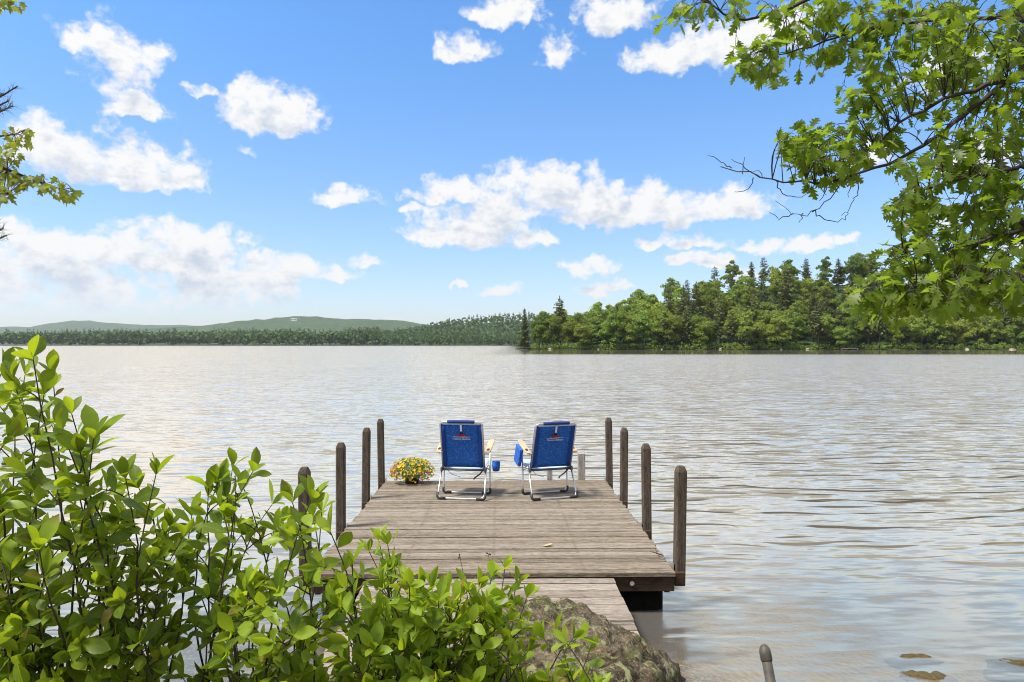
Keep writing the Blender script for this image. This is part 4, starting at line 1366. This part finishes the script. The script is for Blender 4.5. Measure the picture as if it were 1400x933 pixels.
# ------------------------------------------------------------------ shrubs in the foreground
SL = [simple_leaf(1, 0.45, fold=f_, bend=b_, peak=p_) for f_, b_, p_ in ((0.30, 0.10, .58), (0.18, 0.22, .60), (0.42, -0.05, .56), (0.25, 0.35, .62), (0.12, 0.05, .55))]
SN = [simple_leaf(1, 0.36, fold=f_, bend=b_, peak=.55) for f_, b_ in ((0.5, -0.05), (0.7, 0.0))]
ENV_X = [-80, -20, 20, 45, 75, 100, 130, 160, 190, 215, 235, 262, 290, 315, 345, 372, 400, 430, 452, 480, 505, 530, 555, 590, 625, 655, 690, 705, 735, 765, 790, 815]
ENV_Y = [470, 500, 490, 488, 530, 570, 612, 690, 690, 650, 735, 710, 650, 636, 640, 690, 685, 682, 725, 770, 745, 738, 790, 800, 815, 800, 778, 818, 880, 858, 862, 888]
def shrub(label, name, x0, x1, zr, tips, fill, seed, leafL=(0.060, 0.092), young=0.35, dens=1.0):
    r = random.Random(seed)
    cx_ = (x0 + x1) / 2
    zb_ = (zr[0] + zr[1]) / 2
    bx = (cx_ - 700) / F * zb_
    root = thing(name, label, 'shrub', (bx, zb_, ground_h(bx, zb_)), 0, 'leafy green shrubs on the bank')
    O = root.location.copy()
    st, lv, ly = MB(), MB(), MB()
    al = [(px, py, r.uniform(*zr), True) for px, py in tips]
    for k in range(fill):
        px = r.uniform(x0, x1)
        e = float(np.interp(px, ENV_X, ENV_Y))
        py = e + 25 + r.random() ** 0.42 * max(40, 1000 - e)
        al.append((px, py, r.uniform(*zr), False))
    def leafy(pts, n_from, L, young_, spacing=0.034):
        """leaves along a twig, rosette at its tip"""
        tot = [(pts[i + 1] - pts[i]).length for i in range(len(pts) - 1)]
        T = sum(tot)
        pos = T * n_from; k = 0
        ph = r.random() * 6.28
        while pos < T - 0.004:
            acc_ = 0
            for i, q in enumerate(tot):
                if acc_ + q >= pos:
                    break
                acc_ += q
            p = pts[i].lerp(pts[i + 1], (pos - acc_) / q)
            t = (pts[i + 1] - pts[i]).normalized()
            u = t.orthogonal().normalized(); b = t.cross(u)
            a = ph + k * 2.4
            rad = u * math.cos(a) + b * math.sin(a)
            up = Vector((0, 0, 1)) + rv(r, 0.62)
            d = (rad * r.uniform(0.8, 1.3) + t * r.uniform(0.25, 0.8) + Vector((0, 0, r.uniform(-0.15, 0.25)))).normalized()
            l = r.choice((0.62, 0.85, 1.0, 1.0, 1.15, 1.25)) * r.uniform(*leafL) * 1.16 * L * (1.0 - 0.2 * pos / T)
            put_leaf(ly if r.random() < young_ else lv, r.choice(SL), p, d, up, np.array([l, l * r.uniform(.8, 1.18), l * r.uniform(.4, 1.8)]))
            pos += spacing * r.uniform(0.7, 1.4); k += 1
        p = pts[-1]; t = (pts[-1] - pts[-2]).normalized()
        u = t.orthogonal().normalized(); b = t.cross(u)
        for j in range(r.choice((3, 4, 5))):
            a = ph + j * 2.1
            rad = u * math.cos(a) + b * math.sin(a)
            d = (t * r.uniform(0.6, 1.3) + rad * r.uniform(0.35, 0.8)).normalized()
            put_leaf(ly if r.random() < young_ + 0.25 else lv, r.choice(SL if j else SN), p, d, -rad + rv(r, .3), r.uniform(*leafL) * 1.32 * L * r.uniform(0.65, 0.95))
    for (px, py, z, lead) in al:
        tip = at(px, py, z)
        by = r.uniform(zr[0], zr[1]) * 0.5 + zb_ * 0.5
        bxx = bx + (tip.x - bx) * r.uniform(0.2, 0.75) + r.gauss(0, 0.09)
        base = Vector((bxx, by, ground_h(bxx, by) - 0.03))
        if tip.z < base.z + 0.2:
            tip.z = base.z + 0.25
        H = (tip - base).length
        pts = curve(base, tip, (r.gauss(0, .11), r.gauss(0, .08), H * 0.12), 8)
        pts = [p_ + (rv(r, 0.006) if 0 < i < 8 else Vector()) for i, p_ in enumerate(pts)]
        st.tube([p_ - O for p_ in pts], np.linspace(0.0052 * min(1, 0.5 + H * .4), 0.0016, 9), 6, False)
        mine = len(lv.v), len(ly.v)
        leafy(pts, 0.72 if lead else 0.6, 1.0, young)
        nt = int((2 + H * 3.2) * dens)
        for k in range(nt):
            f_ = r.uniform(0.30, 0.93)
            i = min(7, int(f_ * 8))
            p = pts[i].lerp(pts[i + 1], f_ * 8 - i)
            a = r.random() * 6.28
            t = (pts[i + 1] - pts[i]).normalized()
            d = (Vector((math.cos(a), math.sin(a), 0)) * r.uniform(0.5, 1.0) + t * r.uniform(0.6, 1.0)).normalized()
            l = r.uniform(0.07, 0.20) * (1.15 - 0.5 * f_)
            e_ = p + d * l
            # keep the outline of the shrub
            ppx = 700 + F * e_.x / max(e_.y, .5); ppy = HZ + (CAM_H - e_.z) / e_.y * F
            if ppy < float(np.interp(ppx, ENV_X, ENV_Y)) + 12 or e_.y < 1.2:
                continue
            tw = curve(p, e_, (0, 0, l * 0.15), 3)
            st.tube([q - O for q in tw], [0.0026, 0.0022, 0.0018, 0.0012], 5, False)
            leafy(tw, 0.25, 0.92, young * (0.4 + f_))
    for m_ in (lv, ly):
        m_.v = [q - np.array(O) for q in m_.v]
    st.build('stems', M['stem'], root, True)
    for m_, nm_, mt_ in ((lv, 'leaves', 'shrub'), (ly, 'young_leaves', 'shrubyoung')):
        lo = m_.build(nm_, M[mt_], root, True)
        me_ = lo.data
        at_ = me_.attributes.new('leaf_uv', 'FLOAT_VECTOR', 'POINT')
        one = np.array([(i / 6, w_, 0) for i in range(7) for w_ in (-1, 0, 1)], np.float32)
        at_.data.foreach_set('vector', np.tile(one, (len(me_.vertices) // 21, 1)).ravel())
    # dry flower spikes that stand up among the leaves
    return root, O
sh1, O1 = shrub('tallest leafy shrub, reaching up the left edge of the picture', 'shrub', -70, 150, (1.85, 2.45),
                [(18, 520), (45, 489), (72, 512), (4, 505), (98, 566), (60, 540), (128, 600), (110, 620), (-30, 500), (146, 668), (85, 590), (20, 560)] + [(-40, 800), (15, 780), (60, 790), (100, 770), (135, 800), (40, 860), (110, 870), (-10, 880)], 16, 101, young=0.28)
sh2, O2 = shrub('leafy shrub with a thin sprig leaning right of the tallest shrub', 'shrub', 130, 290, (2.0, 2.6),
                [(213, 650), (190, 668), (172, 655), (232, 722), (262, 706), (250, 735), (160, 690), (285, 668)] + [(150, 790), (185, 800), (220, 800), (255, 790), (170, 870), (235, 870)], 10, 102, (0.055, 0.085), 0.3)
sh3, O3 = shrub('leafy shrub with dark upright stems in front of the left dock posts', 'shrub', 285, 470, (2.0, 2.6),
                [(318, 640), (345, 646), (330, 660), (372, 690), (400, 688), (425, 684), (298, 660), (452, 728), (440, 700), (385, 715)] + [(300, 790), (340, 800), (380, 810), (420, 800), (320, 870), (400, 870), (450, 830)], 15, 103, (0.055, 0.085), 0.4)
sh4, O4 = shrub('bright leafy shrub in front of the left near corner of the dock', 'shrub', 460, 610, (2.0, 2.6),
                [(518, 740), (530, 745), (505, 755), (482, 772), (555, 795), (590, 805), (540, 780), (560, 802), (575, 812), (610, 808), (600, 822), (550, 796), (565, 834), (590, 842), (530, 802), (580, 870), (548, 850)], 36, 104, (0.052, 0.080), 0.55)
sh5, O5 = shrub('low bright leafy shrub in front of the walkway left of the boulder', 'shrub', 600, 735, (2.05, 2.5),
                [(690, 778), (672, 790), (655, 806), (706, 798), (630, 818), (720, 818), (640, 808), (625, 824), (615, 842), (645, 838), (662, 836), (620, 880), (605, 830), (650, 860)], 42, 105, (0.050, 0.076), 0.6)
sh6, O6 = shrub('small leafy sprig growing up in front of the boulder', 'shrub', 735, 812, (2.05, 2.3),
                [(762, 862), (790, 872), (775, 880), (806, 890), (745, 876)], 10, 106, (0.045, 0.068), 0.7, 0.6)
# bare flower stalks
for (root, O, lst) in ((sh3, O3, [(322, 655, 316, 700)]), (sh5, O5, [(629, 762, 648, 830), (668, 758, 670, 800)]), (sh2, O2, [(163, 705, 150, 760), (150, 720, 140, 770), (175, 740, 150, 790)])):
    mb = MB()
    r5 = random.Random(4)
    for (a_, b_, c_, d_) in lst:
        p0, p1 = at(c_, d_ + 60, 2.3), at(a_, b_, 2.3)
        cv = curve(p0, p1, (0.01, 0, 0), 6)
        mb.tube([q - O for q in cv], np.linspace(.0022, .001, 7), 5)
        for q in cv[3:]:
            for k in range(3):
                e = q + rv(r5, .006)
                mb.tube([q - O, e - O], [.001, .003], 5)
    mb.build('dry_flower_stalks', M['stem'], root, True)

# ------------------------------------------------------------------ oak overhead on the right
def oak_leaf(bend, fold):
    side = [(0.0, .010), (0.10, .015), (0.20, .06), (0.27, .24), (0.33, .10), (0.42, .34), (0.46, .38), (0.53, .13), (0.64, .36), (0.68, .33), (0.75, .11), (0.86, .20), (0.90, .10), (1.0, .0)]
    vs_, fs = [], []
    for t, wv in side:
        x = t; z = -bend * t * t
        k = t + wv * 0.35
        vs_ += [(min(k, 1.05), -wv, -bend * k * k + fold * wv), (x, 0, z), (min(k, 1.05), wv, -bend * k * k + fold * wv)]
    for i in range(len(side) - 1):
        a = i * 3
        fs += [(a, a + 3, a + 4, a + 1), (a + 1, a + 4, a + 5, a + 2)]
    return np.array(vs_), fs
OL = [oak_leaf(b_, f_) for b_, f_ in ((0.1, 0.1), (0.3, 0.2), (0.2, -0.1), (0.45, 0.25), (0.0, 0.3))]
oak = thing('oak_tree', 'oak whose leafy limbs hang in from the upper right', 'tree', (4.1, 2.5, ground_h(4.1, 2.5)))
OO = oak.location.copy()
OY = 3.3
wd, lf = MB(), MB()
ro = random.Random(12)
trunk_top = Vector((3.9, 2.7, 6.2))
mb = MB(); pts = curve((4.1, 2.5, 0.4), trunk_top, (0.15, 0, 0.1), 8); mb.tube([p_ - OO for p_ in pts], np.linspace(.24, .13, 9), 14)
mb.tube([p_ - OO for p_ in curve(trunk_top, (4.6, 3.2, 9.0), (0, 0, .3), 5)], np.linspace(.13, .04, 6), 10)
mb.build('trunk', M['bark'], oak, True)
def limb(pxs, depths, r0, r1, start=None):
    pts = [at(a_, b_, d_) for (a_, b_), d_ in zip(pxs, depths)]
    if start is not None:
        pts = [Vector(start)] + pts
    out_ = []
    for i in range(len(pts) - 1):
        p0, p1, p2, p3 = pts[max(i - 1, 0)], pts[i], pts[i + 1], pts[min(i + 2, len(pts) - 1)]
        for k in range(4):
            t = k / 4
            out_.append(0.5 * ((2 * p1) + (p2 - p0) * t + (2 * p0 - 5 * p1 + 4 * p2 - p3) * t * t + (3 * p1 - p0 - 3 * p2 + p3) * t ** 3))
    out_.append(pts[-1])
    out_ = [p_ + (rv(ro, 0.005) if 0 < i < len(out_) - 1 else Vector()) for i, p_ in enumerate(out_)]
    wd.tube([p_ - OO for p_ in out_], np.linspace(1, 0, len(out_)) ** 1.25 * (r0 - r1) * 0.85 + r1, 8, False)
    return out_
def on_trunk(z):
    return Vector((4.0, 2.6, z))
LIMBS = []
LA = limb([(1460, 45), (1400, 92), (1340, 140), (1290, 178), (1230, 215), (1160, 243), (1100, 248), (1040, 243), (985, 228)], [3.0, 3.05, 3.1, 3.15, 3.2, 3.25, 3.3, 3.35, 3.4], 0.019, 0.0022, on_trunk(3.4)); LIMBS.append(LA)
LIMBS.append(limb([(1440, 105), (1380, 112), (1320, 128), (1260, 150), (1205, 190), (1180, 215)], [2.95, 3.0, 3.1, 3.15, 3.2, 3.25], 0.020, 0.003, on_trunk(3.2)))
LIMBS.append(limb([(1460, -40), (1300, -45), (1180, -25), (1110, -2), (1060, 18), (1010, 26), (975, 10), (958, -6)], [3.3, 3.35, 3.4, 3.45, 3.5, 3.5, 3.5, 3.55], 0.024, 0.003, on_trunk(4.1)))
LIMBS.append(limb([(1460, 20), (1380, 22), (1280, 28), (1190, 40), (1110, 62), (1065, 75)], [3.2, 3.3, 3.35, 3.4, 3.4, 3.45], 0.018, 0.003, on_trunk(3.8)))
LIMBS.append(limb([(1460, 230), (1400, 228), (1340, 240), (1290, 252), (1258, 262)], [2.9, 2.95, 3.0, 3.05, 3.1], 0.016, 0.003, on_trunk(2.95)))
LIMBS.append(limb([(1460, 290), (1400, 312), (1340, 332), (1290, 342), (1235, 350)], [2.8, 2.85, 2.9, 3.0, 3.05], 0.018, 0.003, on_trunk(2.85)))
LIMBS.append(limb([(1470, 380), (1400, 378), (1340, 384), (1270, 392), (1205, 412)], [2.7, 2.75, 2.8, 2.85, 2.95], 0.016, 0.003, on_trunk(2.65)))
LIMBS.append(limb([(1290, 178), (1275, 225), (1268, 270), (1265, 320)], [3.15, 3.2, 3.2, 3.2], 0.005, 0.002))
# bare hanging twigs under the long limb
for seg in ([(1160, 243), (1140, 262), (1110, 290), (1085, 292), (1060, 275)], [(1110, 290), (1125, 300), (1150, 302), (1160, 292)], [(1085, 292), (1065, 300), (1052, 290)],
            [(1175, 238), (1172, 262), (1165, 280), (1150, 295)], [(1162, 243), (1160, 270)], [(1040, 243), (1015, 225), (1000, 218)], [(1015, 238), (1018, 215)], [(1000, 230), (985, 222), (968, 212)],
            [(1060, 246), (1070, 265), (1095, 270), (1110, 255)], [(1030, 243), (1022, 258), (1005, 262)], [(1098, 292), (1092, 305)], [(1130, 258), (1120, 275)], [(1045, 243), (1030, 235)]):
    limb(seg, [3.3 + 0.02 * i for i in range(len(seg))], 0.0032, 0.0012)
# leaf clusters hung on twigs from the nearest limb
CL = [(935, 18, 34, 20, 16, 3.5), (985, 10, 34, 16, 16, 3.5), (1040, 78, 42, 30, 44, 3.45), (1080, 45, 40, 30, 26, 3.45), (1120, 78, 36, 24, 16, 3.4), (1065, 12, 60, 14, 22, 3.45),
      (1150, 30, 60, 34, 50, 3.4), (1240, 30, 70, 40, 80, 3.35), (1340, 40, 80, 55, 120, 3.25), (1190, 75, 40, 26, 30, 3.3), (1270, 85, 70, 30, 60, 3.25),
      (1205, 130, 44, 30, 40, 3.25), (1165, 128, 22, 14, 10, 3.3), (1375, 110, 40, 60, 60, 3.1), (1225, 170, 30, 22, 16, 3.25),
      (1085, 205, 34, 24, 34, 3.35), (1135, 205, 50, 36, 66, 3.3), (1120, 232, 40, 18, 24, 3.3), (1180, 190, 36, 26, 30, 3.25),
      (1300, 130, 60, 30, 34, 3.2), (1370, 190, 36, 40, 44, 3.05), (1310, 205, 50, 34, 44, 3.1), (1265, 235, 40, 34, 34, 3.1), (1340, 255, 60, 34, 62, 3.0), (1260, 285, 34, 34, 40, 3.1), (1300, 300, 50, 30, 40, 3.05),
      (1385, 310, 30, 40, 36, 2.9), (1330, 335, 60, 26, 50, 2.95), (1250, 345, 50, 30, 50, 3.0), (1285, 385, 70, 30, 80, 2.9), (1215, 405, 38, 26, 46, 2.95), (1360, 390, 60, 36, 70, 2.8), (1210, 424, 24, 14, 12, 2.95), (1300, 408, 40, 16, 20, 2.9)]
allpts = [(p_, r_) for L in LIMBS for p_, r_ in zip(L, range(len(L)))]
for (cx_, cy_, rx, ry, n, dep) in CL:
    left = int(n * 2.05)
    while left > 0:
        a = ro.random() * 6.28; k = math.sqrt(ro.random())
        e = at(cx_ + rx * k * math.cos(a), cy_ + ry * k * math.sin(a), dep + ro.gauss(0, 0.16))
        src = min((p_ for p_, _ in allpts), key=lambda q: (q - e).length + (0.25 if q.x < e.x - 0.02 else 0))
        L = (e - src).length
        cv = curve(src, e, (ro.gauss(0, .03), ro.gauss(0, .03), 0.06 + L * 0.1), 5)
        wd.tube([q - OO for q in cv], np.linspace(min(.0045, .002 + L * .004), .0012, 6), 5, False)
        t = (cv[-1] - cv[-3]).normalized()
        m = ro.choice((4, 5, 6, 6))
        for j in range(m):
            f_ = 1.0 if j < 3 else ro.uniform(0.55, 1.0)
            i = min(4, int(f_ * 5)); p_ = cv[i].lerp(cv[i + 1], f_ * 5 - i) if f_ < 1 else cv[-1]
            d = (t * 0.35 + rv(ro, 0.65) + Vector((0, 0, -0.35))).normalized()
            up = Vector((0, 0, 1)) + rv(ro, 0.55)
            l = ro.uniform(0.050, 0.088)
            s0 = p_ + d * 0.022
            wd.tube([p_ - OO, s0 - OO], [.0011, .0009], 4, False)
            put_leaf(lf, ro.choice(OL), s0 - OO, d, up, np.array([l, l * ro.uniform(.75, 1.2), l * ro.uniform(.3, 1.9)]))
        left -= m
# the leafy inner parts of the limbs, between the trunk and the picture
for L in LIMBS[:7]:
    for q in L[:9]:
        for rep_ in range(9):
            e = q + Vector((ro.gauss(0, .22), ro.gauss(0, .22), ro.gauss(-.02, .16)))
            px_ = 700 + F * e.x / e.y
            if px_ < 1440 or e.x > 3.85:
                continue
            cv = curve(q, e, (0, 0, .05), 4)
            wd.tube([w_ - OO for w_ in cv], [.003, .0024, .002, .0016, .0012], 4, False)
            for j in range(5):
                p_ = cv[-1].lerp(cv[-2], ro.random())
                d = (rv(ro, .7) + Vector((0, 0, -.3))).normalized()
                l = ro.uniform(.05, .09)
                put_leaf(lf, ro.choice(OL), p_ + d * .015 - OO, d, Vector((0, 0, 1)) + rv(ro, .5), l)
wd.build('branches', M['twig'], oak, True)
lf.build('leaves', M['oak'], oak, True)

# ------------------------------------------------------------------ maple and pine at the left edge
def maple_leaf(bend):
    side = [(0.0, .02), (0.02, .28), (0.10, .34), (0.16, .20), (0.30, .30), (0.42, .50), (0.50, .40), (0.54, .16), (0.72, .20), (0.78, .10), (1.0, .0)]
    vs_, fs = [], []
    for t, wv in side:
        vs_ += [(t, -wv, -bend * (t * t + wv * wv)), (t, 0, -bend * t * t), (t, wv, -bend * (t * t + wv * wv))]
    for i in range(len(side) - 1):
        a = i * 3
        fs += [(a, a + 3, a + 4, a + 1), (a + 1, a + 4, a + 5, a + 2)]
    return np.array(vs_), fs
MLF = [maple_leaf(b_) for b_ in (0.1, 0.35, 0.6)]
maple = thing('maple_tree', 'maple with a small leafy bough reaching in from the left edge', 'tree', (-6.2, 4.4, ground_h(-6.2, 2.0)))
maple.location = (-6.0, 2.0, ground_h(-6.0, 2.0))
OM = maple.location.copy()
mb = MB(); mb.tube([p_ - OM for p_ in curve((-6.0, 2.0, OM.z - .2), (-5.6, 2.6, 7.5), (.1, 0, 0), 7)], np.linspace(.13, .04, 8), 12)
mb.build('trunk', M['bark'], maple, True)
wm, lm = MB(), MB()
rm = random.Random(31)
def mlimb(start, pxs, dep, r0, r1):
    pts = [Vector(start)] + [at(a_, b_, d_) for (a_, b_), d_ in zip(pxs, dep)]
    wm.tube([p_ - OM for p_ in pts], np.linspace(r0, r1, len(pts)), 7, False)
    return pts
ML_ = [mlimb((-5.85, 2.3, 3.1), [(-120, 190), (-40, 212), (10, 232), (60, 252), (104, 264)], [4.2, 4.6, 4.8, 4.9, 5.0], .022, .002),
       mlimb((-5.8, 2.35, 3.4), [(-100, 170), (-30, 190), (20, 184), (40, 176)], [4.3, 4.7, 4.8, 4.9], .014, .002),
       mlimb((-5.85, 2.3, 2.9), [(-100, 250), (-30, 262), (10, 266)], [4.3, 4.6, 4.7], .014, .002),
       mlimb((-5.7, 2.5, 4.6), [(-60, -20), (0, -4), (24, 2)], [4.6, 4.9, 5.0], .014, .002)]
mp_all = [p_ for L in ML_ for p_ in L[2:]]
for (cx_, cy_, rx, ry, n) in ((22, 188, 24, 16, 46), (8, 212, 20, 18, 40), (14, 245, 26, 16, 60), (55, 250, 30, 12, 46), (92, 264, 20, 8, 30), (6, 264, 16, 10, 26), (12, 3, 20, 9, 36)):
    for k in range(n):
        a = rm.random() * 6.28; q = math.sqrt(rm.random())
        e = at(cx_ + rx * q * math.cos(a), cy_ + ry * q * math.sin(a), 4.85 + rm.gauss(0, .12))
        src = min(mp_all, key=lambda w_: (w_ - e).length)
        if rm.random() < 0.35:
            wm.tube([src - OM, (src + e) / 2 + Vector((0, 0, .02)) - OM, e - OM], [.0025, .002, .001], 4, False)
        d = Vector((rm.gauss(.2, .5), rm.gauss(0, .5), -0.55 + rm.gauss(0, .3))).normalized()
        put_leaf(lm, rm.choice(MLF), e - OM, d, Vector((rm.gauss(0, .5), -0.5 + rm.gauss(0, .5), 1)), rm.uniform(.042, .066))
wm.build('branches', M['twig'], maple, True)
lm.build('leaves', M['maple'], maple, True)

pine = thing('pine_tree', 'pine with two needled twig tips poking in at the left edge', 'tree', (-4.9, 1.4, ground_h(-4.9, 1.4)))
OP = pine.location.copy()
mb = MB(); mb.tube([p_ - OP for p_ in curve((-4.9, 1.4, OP.z - .2), (-4.8, 1.5, 8.0), (.05, 0, 0), 7)], np.linspace(.16, .05, 8), 12)
mb.build('trunk', M['bark'], pine, True)
wp, np_ = MB(), MB()
rq = random.Random(17)
for (z0, tips) in ((3.1, [(12, 138), (24, 118), (18, 145), (4, 128), (8, 150)]), (2.45, [(5, 312), (9, 322), (-4, 305)])):
    hub = at(-90, tips[0][1] + 30, 3.0)
    wp.tube([Vector((-4.86, 1.43, z0)) - OP, (Vector((-4.86, 1.43, z0)) + hub) / 2 - OP, hub - OP], [.03, .02, .012], 7, False)
    for (px, py) in tips:
        e = at(px, py, 3.1 + rq.gauss(0, .05))
        cv = curve(hub, e, (0, 0, -.04), 6)
        wp.tube([q - OP for q in cv], np.linspace(.007, .003, 7), 6, True)
        tdir = (cv[-1] - cv[-2]).normalized()
        for k in range(70):
            f_ = rq.uniform(0.45, 1.0); i = min(5, int(f_ * 6)); p_ = cv[i].lerp(cv[i + 1], min(1, f_ * 6 - i))
            d = (tdir * rq.uniform(.5, 1.0) + rv(rq, .5)).normalized()
            l = rq.uniform(.035, .06)
            s_ = d.orthogonal().normalized() * .0011
            np_.add([p_ - OP - s_, p_ - OP + s_, p_ + d * l - OP], [(0, 1, 2)])
wp.build('branches', M['twig'], pine, True)
np_.build('needles', M['needle'], pine)
